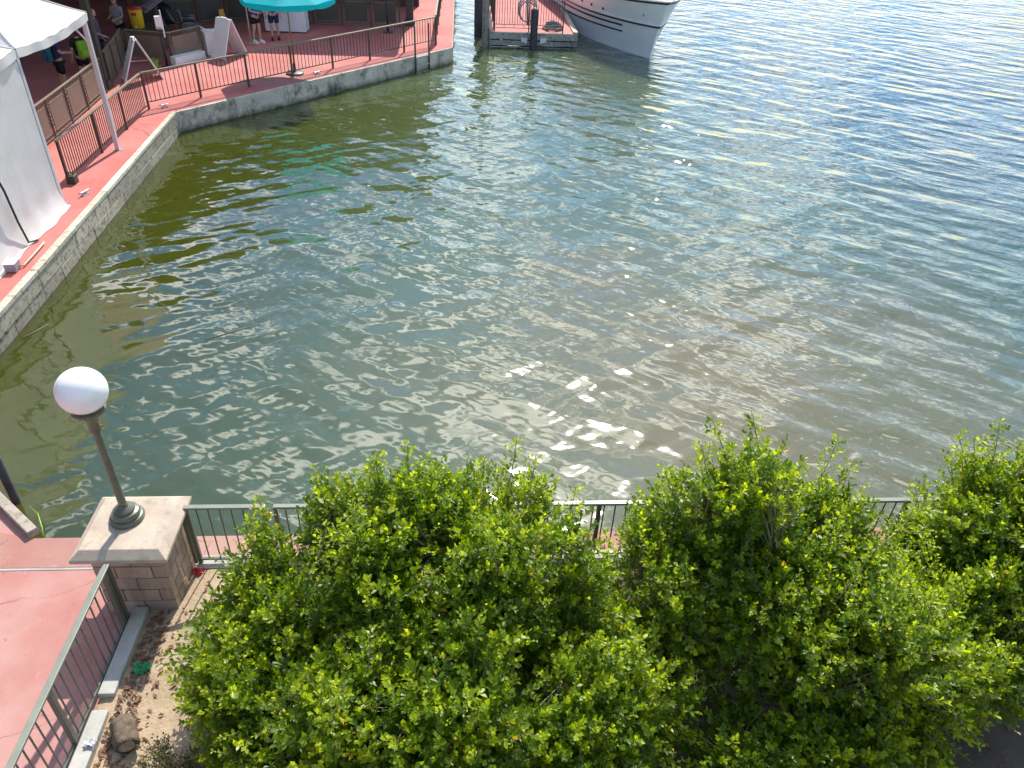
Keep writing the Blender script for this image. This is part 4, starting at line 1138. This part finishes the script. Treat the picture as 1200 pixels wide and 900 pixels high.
# stroller
sr = thing('stroller', 'black folding stroller behind the sanitiser stand', 'stroller', (-11.5,33.4,0), -0.6)
fr = MB()
for sy in (-0.22, 0.22):
    fr.tube([(-0.45,sy,1.02),(-0.3,sy,0.95),(0.35,sy,0.12)],0.014,7)
    fr.tube([(-0.35,sy,0.10),(0.10,sy,0.55)],0.014,7)
fr.tube([(-0.45,-0.22,1.02),(-0.45,0.22,1.02)],0.018,7)
fr.build('frame', M_steel, sr, smooth=True)
MB().bar((-0.12,0,0.45),(0.22,0,0.40),0.40,0.05).build('seat', M_blackcl, sr, bevel=0.015)
MB().bar((-0.12,0,0.45),(-0.32,0,0.92),0.40,0.05,up=(1,0,0)).build('backrest', M_blackcl, sr, bevel=0.015)
cm = MB()
cm.grid(8, 8, lambda u, v: (-0.30+0.42*math.sin(math.pi*0.5*v), -0.21+0.42*u, 0.86+0.26*math.cos(math.pi*0.5*v*0.9)*(1-0.25*(2*u-1)**2)))
cm.build('hood', M_blackcl, sr, smooth=True)
for (x, y) in ((0.35,-0.24),(0.35,0.24),(-0.35,-0.26),(-0.35,0.26)): wheel(sr, x, y, 0.085, 0.018, 6)

# chest cooler
cf = thing('chest_cooler', 'long white chest cooler behind the two blue-shirted staff', 'cooler', (-7.1,34.55,0), -0.03)
MB().box(-0.82,0.82,-0.36,0.36,0.04,0.86).build('body', M_white, cf, bevel=0.03)
MB().box(-0.84,0.84,-0.38,0.38,0.864,0.97).build('lid', M_white, cf, bevel=0.025)
MB().box(-0.12,0.12,-0.40,-0.36,0.80,0.85).build('handle', M_greybd, cf, bevel=0.01)
for sx in (-0.78, 0.74): MB().box(sx,sx+0.05,-0.30,0.30,0,0.04).build('foot', M_black, cf)
for k in range(3): MB().lathe([(0.0,0),(0.035,0),(0.035,0.012),(0.0,0.012)], n=14).build('emblem', M_greybd, cf).matrix_local = Matrix.Translation((-0.45+0.06*(k-1),-0.362,0.52+(0.05 if k == 1 else 0))) @ Matrix.Rotation(R(90),4,'X')
# yellow floor sign
fs_ = thing('floor_sign', 'yellow folding floor sign at the back fence', 'floor sign', (-9.85,35.2,0), 0.4)
for sy in (-1, 1):
    MB().add([(-0.15,sy*0.16,0),(0.15,sy*0.16,0),(0.09,sy*0.015,0.62),(-0.09,sy*0.015,0.62),(-0.15,sy*0.18,0),(0.15,sy*0.18,0),(0.09,sy*0.035,0.62),(-0.09,sy*0.035,0.62)],
             [(0,1,2,3),(7,6,5,4),(0,4,5,1),(1,5,6,2),(2,6,7,3),(3,7,4,0)]).build('leaf', M_yellow, fs_)
# black sign post with base plate near the back fence
sp_ = thing('stanchion', 'black stanchion on a round plate before the back fence', 'stanchion', (-3.03,34.8,0))
MB().lathe([(0.22,0),(0.22,0.02),(0.06,0.05),(0.0,0.05)], n=22).build('base', M_stand, sp_, smooth='auto')
MB().tube([(0,0,0.04),(0,0,1.5)],0.04,10).build('post', M_black, sp_, smooth=True)

# ------------------------------------------------------------------ umbrella
um = thing('patio_umbrella', 'turquoise patio umbrella on the far quay', 'umbrella', (-5.70,28.05,0))
MB().lathe([(0.30,0),(0.30,0.05),(0.27,0.07),(0.05,0.09),(0.045,0.35)], n=26).build('base', M_stand, um, smooth='auto')
MB().tube([(0,0,0.09),(0,0,3.0)],0.024,10).build('pole', M_wood, um, smooth=True)
um_c = MB(); N8 = 8
def ufn(u, v):
    a_ = 2*math.pi*u; seg = (u*N8) % 1.0
    r_ = 1.55*v*(1-0.075*math.sin(math.pi*seg)); z = 2.92-0.55*v**1.25-0.05*math.sin(math.pi*seg)*v*(1-v)
    return (r_*math.cos(a_), 0.15+r_*math.sin(a_), z)
um_c.grid(64, 8, ufn); um_c.build('canopy', M_umb, um, smooth=True)
uv_ = MB()
def uvf(u, v):
    p = ufn(u, 1.0); seg = (u*N8) % 1.0
    return (p[0]*1.005, p[1], p[2]-0.17*v*(0.75+0.35*math.sin(math.pi*seg)))
uv_.grid(64, 2, uvf); uv_.build('valance', M_umb, um, smooth=True)
for k in range(N8):
    a_ = 2*math.pi*k/N8
    MB().tube([(0,0.15,2.88),(0.775*math.cos(a_),0.15+0.775*math.sin(a_),2.64),(1.53*math.cos(a_),0.15+1.53*math.sin(a_),2.34)],0.009,5).build('rib', M_steel, um)

# slim pale pole beside the first member of staff
tp = thing('slim_pole', 'slim pale pole beside the staff member in white shoes', 'pole', (-8.10,32.3,0))
MB().tube([(0,0,0),(0,0,2.4)],0.03,8).build('shaft', M_beige, tp, smooth=True)
MB().lathe([(0.09,0),(0.09,0.015),(0.035,0.03)], n=14).build('foot', M_beige, tp)

# ------------------------------------------------------------------ people
DG = None
def skin_mesh(name, verts, edges, radii, m, root=0, sub=1):
    me = bpy.data.meshes.new(name); me.from_pydata([tuple(v) for v in verts], edges, [])
    o = bpy.data.objects.new(name+'_tmp', me); COL.objects.link(o)
    sk = o.modifiers.new('skin', 'SKIN'); sk.use_smooth_shade = True
    sl = me.skin_vertices[0].data
    for i, r_ in enumerate(radii):
        sl[i].radius = (r_, r_) if not hasattr(r_, '__len__') else r_
        sl[i].use_root = (i == root)
    sb = o.modifiers.new('sub', 'SUBSURF'); sb.levels = sub; sb.render_levels = sub
    dg = bpy.context.evaluated_depsgraph_get()
    nm_ = bpy.data.meshes.new_from_object(o.evaluated_get(dg), depsgraph=dg)
    bpy.data.objects.remove(o); bpy.data.meshes.remove(me)
    nm_.name = name; nm_.materials.clear(); nm_.materials.append(m)
    for p in nm_.polygons: p.use_smooth = True
    return nm_

def person(label, loc, rz, shirt, shorts, shoe, hair, arms, stance=0.0, short_len=0.62, long_shirt=False, hgt=1.74):
    """faces local -Y; arms = ((elbow, wrist) left, (elbow, wrist) right) as points"""
    T = thing('person', label, 'person', loc, rz)
    k = hgt/1.74
    hip = 0.93; V = []; E = []; Rr = []
    def ad(p, r_, par=None):
        V.append(Vector(p)*k); Rr.append(r_*k if not hasattr(r_, '__len__') else (r_[0]*k, r_[1]*k))
        if par is not None: E.append((par, len(V)-1))
        return len(V)-1
    pel = ad((0,0,hip),(0.155,0.11)); waist = ad((0,-0.01,1.10),(0.135,0.10),pel); chest = ad((0,0.0,1.30),(0.165,0.115),waist)
    neckb = ad((0,0.01,1.45),(0.085,0.075),chest); neck = ad((0,0,1.52),0.058,neckb)
    for s_ in (-1, 1):
        h_ = ad((s_*0.09,0,hip-0.06),(0.095,0.095),pel)
        kn = ad((s_*0.105,-0.02-stance*s_*0.5,0.49),0.058,h_); cf_ = ad((s_*0.108,0.02-stance*s_,0.34),0.054,kn)
        an = ad((s_*0.11,0.03-stance*s_,0.09),0.038,cf_); to_ = ad((s_*0.13,-0.12-stance*s_,0.035),0.036,an)
    hands = []
    for s_, (el, wr) in zip((-1, 1), arms):
        sh_ = ad((s_*0.185,0.01,1.40),0.058,chest)
        e_ = ad(el,0.042,sh_); w_ = ad(wr,0.030,e_)
        el_, wr_ = Vector(el), Vector(wr); d_ = (wr_-el_).normalized()
        pm = ad(wr_+d_*0.055,(0.036,0.020),w_); hands.append((wr_, d_, s_))
        side = d_.cross(Vector((0,-1,0.2))).normalized()
        for f_ in range(4):
            off = side*(0.024*(f_-1.5)); fl = (0.062,0.075,0.070,0.055)[f_]
            b1 = ad(wr_+d_*0.095+off,0.0095,pm); b2 = ad(wr_+d_*(0.095+fl*0.55)+off+Vector((0,-0.012,0)),0.0088,b1); ad(wr_+d_*(0.095+fl)+off+Vector((0,-0.034,0)),0.0078,b2)
        t1 = ad(wr_+d_*0.05-side*0.042*(-s_)+Vector((0,-0.015,0)),0.0105,pm); ad(wr_+d_*0.09-side*0.06*(-s_)+Vector((0,-0.03,0)),0.009,t1)
    body = place(skin_mesh('body', V, E, Rr, M_skin), 'body', T)
    # head, continuous egg with nose, ears, eyes, mouth
    H_ = MB(); hc = Vector((0,-0.015,1.63))*k
    H_.ellipsoid(hc,(0.076*k,0.095*k,0.115*k),20,14)
    H_.ellipsoid(hc+Vector((0,-0.03,-0.06))*k,(0.055*k,0.065*k,0.055*k),14,8)
    H_.ellipsoid(hc+Vector((0,-0.098,-0.015))*k,(0.013*k,0.018*k,0.024*k),8,6)
    for s_ in (-1,1): H_.ellipsoid(hc+Vector((s_*0.077,0.01,-0.01))*k,(0.010*k,0.022*k,0.032*k),8,6)
    hd = H_.build('head', M_skin, T, smooth=True)
    ey = MB()
    for s_ in (-1,1): ey.ellipsoid(hc+Vector((s_*0.031,-0.083,0.012))*k,(0.011*k,0.008*k,0.008*k),8,6)
    ey.build('eyes', M_eye, hd, smooth=True)
    MB().ellipsoid(hc+Vector((0,-0.088,-0.055))*k,(0.024*k,0.009*k,0.007*k),8,6).build('mouth', M_lip, hd, smooth=True)
    hr = MB(); hr.ellipsoid(hc+Vector((0,0.022,0.03))*k,(0.086*k,0.094*k,0.105*k),18,12)
    hr.ellipsoid(hc+Vector((0,0.055,-0.03))*k,(0.07*k,0.055*k,0.08*k),14,8)
    hr.build('hair', hair, hd, smooth=True)
    # shirt: torso and sleeves, skinned a little larger than the body
    V2=[];E2=[];R2=[]
    def a2(p, r_, par=None):
        V2.append(Vector(p)*k); R2.append(r_*k if not hasattr(r_, '__len__') else (r_[0]*k, r_[1]*k))
        if par is not None: E2.append((par, len(V2)-1))
        return len(V2)-1
    zb = 0.70 if long_shirt else 0.86
    s0 = a2((0,0,zb),(0.205,0.155) if long_shirt else (0.185,0.14)); s1 = a2((0,-0.01,1.10),(0.172,0.132),s0); s2 = a2((0,0,1.30),(0.19,0.138),s1); s3 = a2((0,0.01,1.455),(0.095,0.085),s2)
    for s_, (el, wr) in zip((-1,1), arms):
        q = a2((s_*0.19,0.01,1.40),0.078,s2); a2(Vector((s_*0.19,0.01,1.40)).lerp(Vector(el),0.75),0.068,q)
    place(skin_mesh('shirt', V2, E2, R2, shirt), 'shirt', T)
    V2.clear();E2.clear();R2.clear()
    q0 = a2((0,0,0.98),(0.178,0.132)); 
    for s_ in (-1,1):
        q1 = a2((s_*0.095,0,0.82),(0.112,0.112),q0); a2((s_*0.108,-0.01-stance*s_*0.4,short_len),(0.098,0.098),q1)
        if short_len < 0.3: pass
    place(skin_mesh('shorts' if short_len > 0.3 else 'trousers', V2, E2, R2, shorts), 'shorts' if short_len > 0.3 else 'trousers', T)
    for s_ in (-1,1):
        f_ = MB(); c_ = Vector((s_*0.118,-0.045-stance*s_,0))
        prof = [(-0.105,0.030),(-0.07,0.042),(-0.0,0.044),(0.07,0.038),(0.115,0.030)]
        f_.ellipsoid((c_+Vector((0,0,0.05)))*k,(0.047*k,0.135*k,0.055*k),14,8)
        f_.ellipsoid((c_+Vector((0,0.07,0.08)))*k,(0.043*k,0.058*k,0.06*k),12,8)
        f_.box((c_.x-0.046)*k,(c_.x+0.046)*k,(c_.y-0.13)*k,(c_.y+0.125)*k,0.0,0.022*k)
        f_.build('shoe', shoe, T, smooth='auto')
    return T
def backpack(label, loc, rz, m):
    T = thing('backpack', label, 'backpack', loc, rz)
    b_ = MB().box(-0.16,0.16,0,0.18,0,0.50).build('bag', m, T, bevel=0.055, smooth=True)
    MB().box(-0.12,0.12,0.18,0.235,0.05,0.27).build('pocket', m, T, bevel=0.025, smooth=True)
    for s_ in (-1,1):
        MB().tube([(s_*0.10,0.02,0.46),(s_*0.11,-0.14,0.50),(s_*0.12,-0.27,0.38),(s_*0.12,-0.24,0.15),(s_*0.12,0.02,0.06)],0.018,6).build('strap', M_black, T, smooth=True)
    MB().tube([(-0.04,0.05,0.49),(-0.03,0.05,0.54),(0.03,0.05,0.54),(0.04,0.05,0.49)],0.01,6).build('grab_loop', M_black, T)
    return T
dn = (((-0.25,0.03,1.13),(-0.26,-0.04,0.89)), ((0.25,0.03,1.13),(0.26,-0.04,0.89)))
fw = (((-0.24,-0.02,1.14),(-0.16,-0.24,1.10)), ((0.24,-0.02,1.14),(0.15,-0.25,1.08)))
fk = (((-0.25,0.02,1.13),(-0.22,-0.20,1.02)), ((0.25,0.03,1.13),(0.26,-0.06,0.90)))
def on_back(p, rz, d=0.15, z=0.92):
    return (p[0]-math.sin(rz)*d, p[1]+math.cos(rz)*d, z)
p1, a1 = (-12.20,25.30,0), R(135)
person('person in navy top and black shorts with a teal backpack', p1, a1, M_navy, M_blackcl, M_white, M_hairb, fw, short_len=0.50, hgt=1.8)
backpack('teal backpack worn by the person in black shorts', on_back(p1,a1), a1, M_teal)
p2 = (-11.72,25.85,0)
person('dark-haired person in black clothes with a lime backpack', p2, R(-132), M_blackcl, M_blackcl, M_black, M_hair, fk)
backpack('lime green backpack worn by the dark-haired person', on_back(p2,R(-132)), R(-132), M_lime)
person('person in a long plum-grey top behind the brown column', (-12.05,28.1,0), R(100), M_plum, M_navy, M_black, M_hairb, fk, long_shirt=True, short_len=0.45, hgt=1.86)
person('person in grey shirt and black shorts beside the yellow cooler', (-12.30,30.75,0), R(-20), M_greycl, M_blackcl, M_black, M_hairb, fw)
person('staff member in royal blue shirt, black shorts and white shoes', (-7.84,32.35,0), R(60), M_royal, M_blackcl, M_white, M_hair, fw, stance=0.05, hgt=1.8)
person('staff member in navy shorts and black shoes under the umbrella', (-7.28,32.95,0), R(10), M_royal, M_navy, M_black, M_hair, dn, stance=-0.04, hgt=1.82, short_len=0.55)

# ------------------------------------------------------------------ pier
pr = thing('pier', 'small red-decked timber pier at the top of the picture', 'pier', (3.15,35.55,0))
px, py = 3.15, 35.55
MB().box(1.26-px,5.04-px,0.06,14,-0.16,0).build('deck', M_red, pr)
z0 = -0.03
for r_, (za, zb, ya) in enumerate(((-0.29,-0.005,0.0),(-0.54,-0.335,0.03),(-0.77,-0.585,0.015),(-1.2,-0.82,0.05))):
    for (xa, xb) in (((1.24,3.0),(3.012,5.06)) if r_ % 2 == 0 else ((1.24,2.2),(2.212,4.0),(4.012,5.06))):
        j = random.uniform(-0.015,0.015)
        MB().box(xa-px,xb-px,ya+j,ya+0.058+j,za,zb).build('plank', M_plank, pr, bevel=0.012)
        MB().box(5.0-px,5.058-px,0.06+ya,14,za,zb).build('side_plank', M_plank, pr) if xb > 5 else None
        MB().box(1.242-px,1.30-px,0.06+ya,14,za,zb).build('side_plank', M_plank, pr) if xa < 1.3 else None
MB().box(4.86-px,5.07-px,0.05,14,0.004,0.07).build('edge_board', M_beige, pr, bevel=0.01)
MB().box(1.24-px,1.36-px,0.05,14,0.004,0.09).build('edge_board', M_beige, pr, bevel=0.01)
for sx in (-0.55, 0.28):
    MB().add([(sx,-0.05,-0.20),(sx+0.27,-0.05,-0.20 if sx > 0 else -0.20),(sx+0.27,-0.05,-0.34 if sx > 0 else -0.44),(sx,-0.05,-0.44 if sx > 0 else -0.34),
              (sx,0.0,-0.20),(sx+0.27,0.0,-0.20),(sx+0.27,0.0,-0.34 if sx > 0 else -0.44),(sx,0.0,-0.44 if sx > 0 else -0.34)],
             [(0,1,2,3),(7,6,5,4),(0,4,5,1),(1,5,6,2),(2,6,7,3),(3,7,4,0)]).build('chock', M_white, pr)
prr = thing('pier_railing', 'red-backed dark baluster railing across the pier end', 'railing', (1.43,35.75,0))
straight_rail(prr, (0,0), (3.0,0), 1.32, [0.02,1.5,2.98], 27, (M_railfar, M_steel), post_w=0.05, bal_r=0.012, bottom=0.27, cap_w=0.08, cap_h=0.04)
MB().bar((0,0,0.14),(3.0,0,0.14),0.025,0.025).build('kick_rail', M_railfar, prr)
for k in range(1, 7):
    MB().bar((3.0*k/7,0,0.14),(3.0*k/7,0,0.27),0.02,0.02).build('kick_post', M_railfar, prr)
pr2 = thing('pier_railing', 'dark railing along the left side of the pier', 'railing', (1.42,35.80,0))
straight_rail(pr2, (0,0.1), (0,9), 1.32, [0.15,1.8,3.6,5.4,7.2,8.9], 78, (M_railfar, M_steel), post_w=0.05, bal_r=0.012, bottom=0.27)
def piling(label, x, y, r_, top, m, cone):
    T = thing('piling', label, 'piling', (x,y,0), 0, 'pier pilings')
    MB().lathe([(r_*1.05,-1.8),(r_,-0.5),(r_*0.97,top)], n=18).build('shaft', m, T, smooth='auto')
    MB().lathe([(r_*1.0,top+0.002),(r_*0.85,top+0.06),(0.0,top+(0.16 if cone else 0.07))], n=18).build('cap', m, T, smooth='auto')
piling('dark piling with a pointed cap in front of the pier', 3.12, 35.30, 0.16, 0.92, M_pile, True)
piling('tall dark piling left of the pier corner', 0.80, 37.5, 0.20, 2.6, M_pile, False)
piling('grey weathered timber piling at the pier left corner', 1.06, 35.75, 0.15, 2.4, M_pilewood, False)
# coiled hose on the rail
hc = thing('rope_coil', 'grey rope coil hung on the pier end railing', 'rope', (2.83,35.66,0.92))
for k, r_ in enumerate((0.40,0.36,0.32)):
    MB().tube([(r_*math.cos(2*math.pi*j/24),-0.03*k+0.012*math.sin(j),r_*1.25*math.sin(2*math.pi*j/24)-0.05*k) for j in range(25)],0.028,7,cap=False).build('loop', M_rope, hc, smooth=True)
MB().tube([(-0.02,-0.05,0.48),(0.0,-0.05,0.0),(0.03,-0.05,-0.62)],0.05,7).build('tail', M_rope, hc, smooth=True)
h2 = thing('rope_heap', 'loose grey rope heap on the pier behind the railing', 'rope', (4.02,36.3,0))
pts = []
for j in range(90):
    a_ = j*0.42; r_ = 0.34-0.002*j+0.05*math.sin(j*1.3)
    pts.append((r_*math.cos(a_)*1.3, r_*math.sin(a_), 0.03+0.0035*j+0.02*math.sin(j*0.9)))
MB().tube(pts,0.032,6).build('coil', M_rope, h2, smooth=True)

# ------------------------------------------------------------------ boat
bt = thing('motor_boat', 'white motor boat with navy stripes moored beside the pier', 'boat', (8.03,34.23,WZ), math.atan2(-0.988,0.156))
# local +X forward (bow at x=0 on the waterline), Y to port
def half(t_, top):     # t metres aft of stem
    u = min(1.0, max(0.0, t_)/6.5)
    w0 = 1.95*(1-(1-u)**1.75)
    u1 = min(1.0, max(0.0, t_)/5.2)
    w1 = 2.05*(1-(1-u1)**2.1)
    return w0, w1
def sheer(t_): return 2.42-0.085*t_+0.0035*t_*t_
def hull_pt(t_, v, side, off=0.0):
    z = -0.35+(sheer(t_)+0.35)*v
    vz = max(0.0, z/sheer(t_))
    f_ = 1.15*(vz**1.25)              # rake: the stem leans forward towards the top
    x = -t_ + f_*max(0.0, 1-t_/6.0)
    w0, w1 = half(t_, 0)
    w1 = w1 + 0.34*math.sqrt(min(1, t_/1.0))*(1-0.6*min(1, t_/5.0))
    w = w0+(w1-w0)*vz**1.4 if z >= 0 else w0*(1+0.15*z)
    return Vector((x, side*(w+off), z))
hl = MB()
ts = [0,0.06,0.14,0.25,0.4,0.6,0.85,1.15,1.5,2,2.6,3.3,4.2,5.2,6.4,8,10,12.5]
NV = 16
for side in (-1, 1):
    hl.grid(len(ts)-1, NV, lambda u, v, side=side: hull_pt(ts[round(u*(len(ts)-1))], v, side))
e0 = [hull_pt(12.5, j/NV, 1) for j in range(NV+1)]; e1_ = [hull_pt(12.5, j/NV, -1) for j in range(NV+1)]
hl.add(e0+e1_[::-1], [tuple(range(2*(NV+1)))])
hl.build('hull', M_hull, bt, smooth='auto')
def band(name, t0, t1, za, zb, off, m, sides=(-1,1), n=40, rel=False):
    b_ = MB()
    for side in sides:
        pts = []
        for i in range(n+1):
            t_ = t0+(t1-t0)*i/n
            def at(z):
                zz = z(t_) if callable(z) else z
                return hull_pt(t_, (zz+0.35)/(sheer(t_)+0.35), side)
            A_, B_ = at(za), at(zb)
            A2, B2 = A_.copy(), B_.copy(); A2.y += side*off; B2.y += side*off
            if t_ < 0.3: A2.x += off*0.8; B2.x += off*0.8
            pts.append((A_, A2, B2, B_))
        vs = [q for p in pts for q in p]
        fs = []
        for i in range(n):
            for j in range(3): fs.append((i*4+j, i*4+j+1, (i+1)*4+j+1, (i+1)*4+j))
        fs += [(0,1,2,3), (n*4+3,n*4+2,n*4+1,n*4)]
        b_.add(vs, fs)
    return b_.build(name, m, bt, smooth='auto')
band('gunwale_strip', 0, 12.4, lambda q: sheer(q)-0.14, lambda q: sheer(q)-0.06, 0.035, M_stripe)
band('gunwale_cap', 0, 12.4, lambda q: sheer(q)-0.055, lambda q: sheer(q)+0.0, 0.06, M_hull)
band('rub_strake', 0, 12.4, lambda q: 1.30-0.02*q, lambda q: 1.37-0.02*q, 0.05, M_stripe)
band('strake_cap', 0, 12.4, lambda q: 1.375-0.02*q, lambda q: 1.42-0.02*q, 0.04, M_hull)
band('upper_stripe', 1.55, 12.4, lambda q: 1.08-0.02*q, lambda q: 1.16-0.02*q, 0.012, M_stripe)
band('lower_stripe', 1.55, 12.4, lambda q: 0.82-0.02*q, lambda q: 0.89-0.02*q, 0.012, M_stripe)
band('bow_stripe', 0.25, 0.75, 1.12, 1.18, 0.012, M_stripe, (1,), 8)
band('bow_stripe', 0.25, 0.75, 0.92, 0.98, 0.012, M_stripe, (1,), 8)
for t_ in (2.6, 3.4, 4.2, 4.9):
    q = hull_pt(t_, (1.56+0.35)/(sheer(t_)+0.35), -1)
    MB().ellipsoid(q+Vector((0,-0.02,0)),(0.06,0.04,0.06),10,6).build('fairlead', M_black, bt, smooth=True)
qq = hull_pt(0.6, (1.75+0.35)/(sheer(0.6)+0.35), -1)
MB().ellipsoid(qq+Vector((0,-0.01,0)),(0.06,0.02,0.06),10,6).build('hawse_pipe', M_brass, bt, smooth=True)
dk = MB(); dd = [hull_pt(t_, 0.88, 1) for t_ in ts[1:]]; de = [hull_pt(t_, 0.88, -1) for t_ in ts[1:]]
for i in range(len(dd)-1):
    dk.add([dd[i]*1.0, dd[i+1]*1.0, de[i+1]*1.0, de[i]*1.0], [(0,1,2,3)])
dk.build('foredeck', M_wood, bt)
cbn = MB().add([(-3.4,-1.35,2.0),(-11,-1.5,1.9),(-11,1.5,1.9),(-3.4,1.35,2.0),(-4.0,-1.25,3.6),(-11,-1.4,3.6),(-11,1.4,3.6),(-4.0,1.25,3.6)],
         [(0,1,5,4),(2,3,7,6),(3,0,4,7),(1,2,6,5),(4,5,6,7),(3,2,1,0)]).build('cabin', M_hull, bt, bevel=0.05)
for k in range(4):
    for s_ in (-1,1):
        MB().box(-5.6-1.3*k,-4.7-1.3*k,s_*1.36-0.03 if s_ < 0 else 1.33,s_*1.36+0.03 if s_ < 0 else 1.39,2.7,3.3).build('window', M_glass, cbn)
rl = MB()
for s_ in (-1,1):
    pts = [hull_pt(t_, 1.0, s_)+Vector((0,-s_*0.06,0.55)) for t_ in (0.05,0.3,0.8,1.6,2.6,4)]
    rl.tube(pts,0.022,7)
    for t_ in (0.3,0.8,1.6,2.6,4):
        b_ = hull_pt(t_, 1.0, s_)+Vector((0,-s_*0.06,0)); rl.tube([b_, b_+Vector((0,0,0.55))],0.016,6)
rl.build('bow_rail', M_steel, bt, smooth=True)

# ------------------------------------------------------------------ drifting bits on the water
tag(MB().tube([(-7.95,12.17,WZ+0.006),(-7.82,12.38,WZ+0.012),(-7.66,12.64,WZ+0.03)],[0.012,0.009,0.004],6).build('floating_twig', M_twig, smooth=True),
    'pale twig floating on the dark water beside the left quay', 'twig')
tag(MB().tube([(-5.93,7.87,WZ+0.06),(-5.72,7.68,WZ+0.10),(-5.57,7.44,WZ+0.08),(-5.52,7.30,WZ-0.02)],[0.003,0.007,0.009,0.010],6).build('reed_stalk', M_limepl, smooth=True),
    'green reed stalk bending over the water by the near pavement edge', 'reed')
tag(MB().tube([(-4.70,12.14,WZ+0.005),(-4.25,12.45,WZ+0.010),(-3.82,12.71,WZ+0.004)],[0.006,0.008,0.003],6).build('floating_twig', M_twig, smooth=True),
    'thin twig floating in open water, well away from the quay', 'twig')
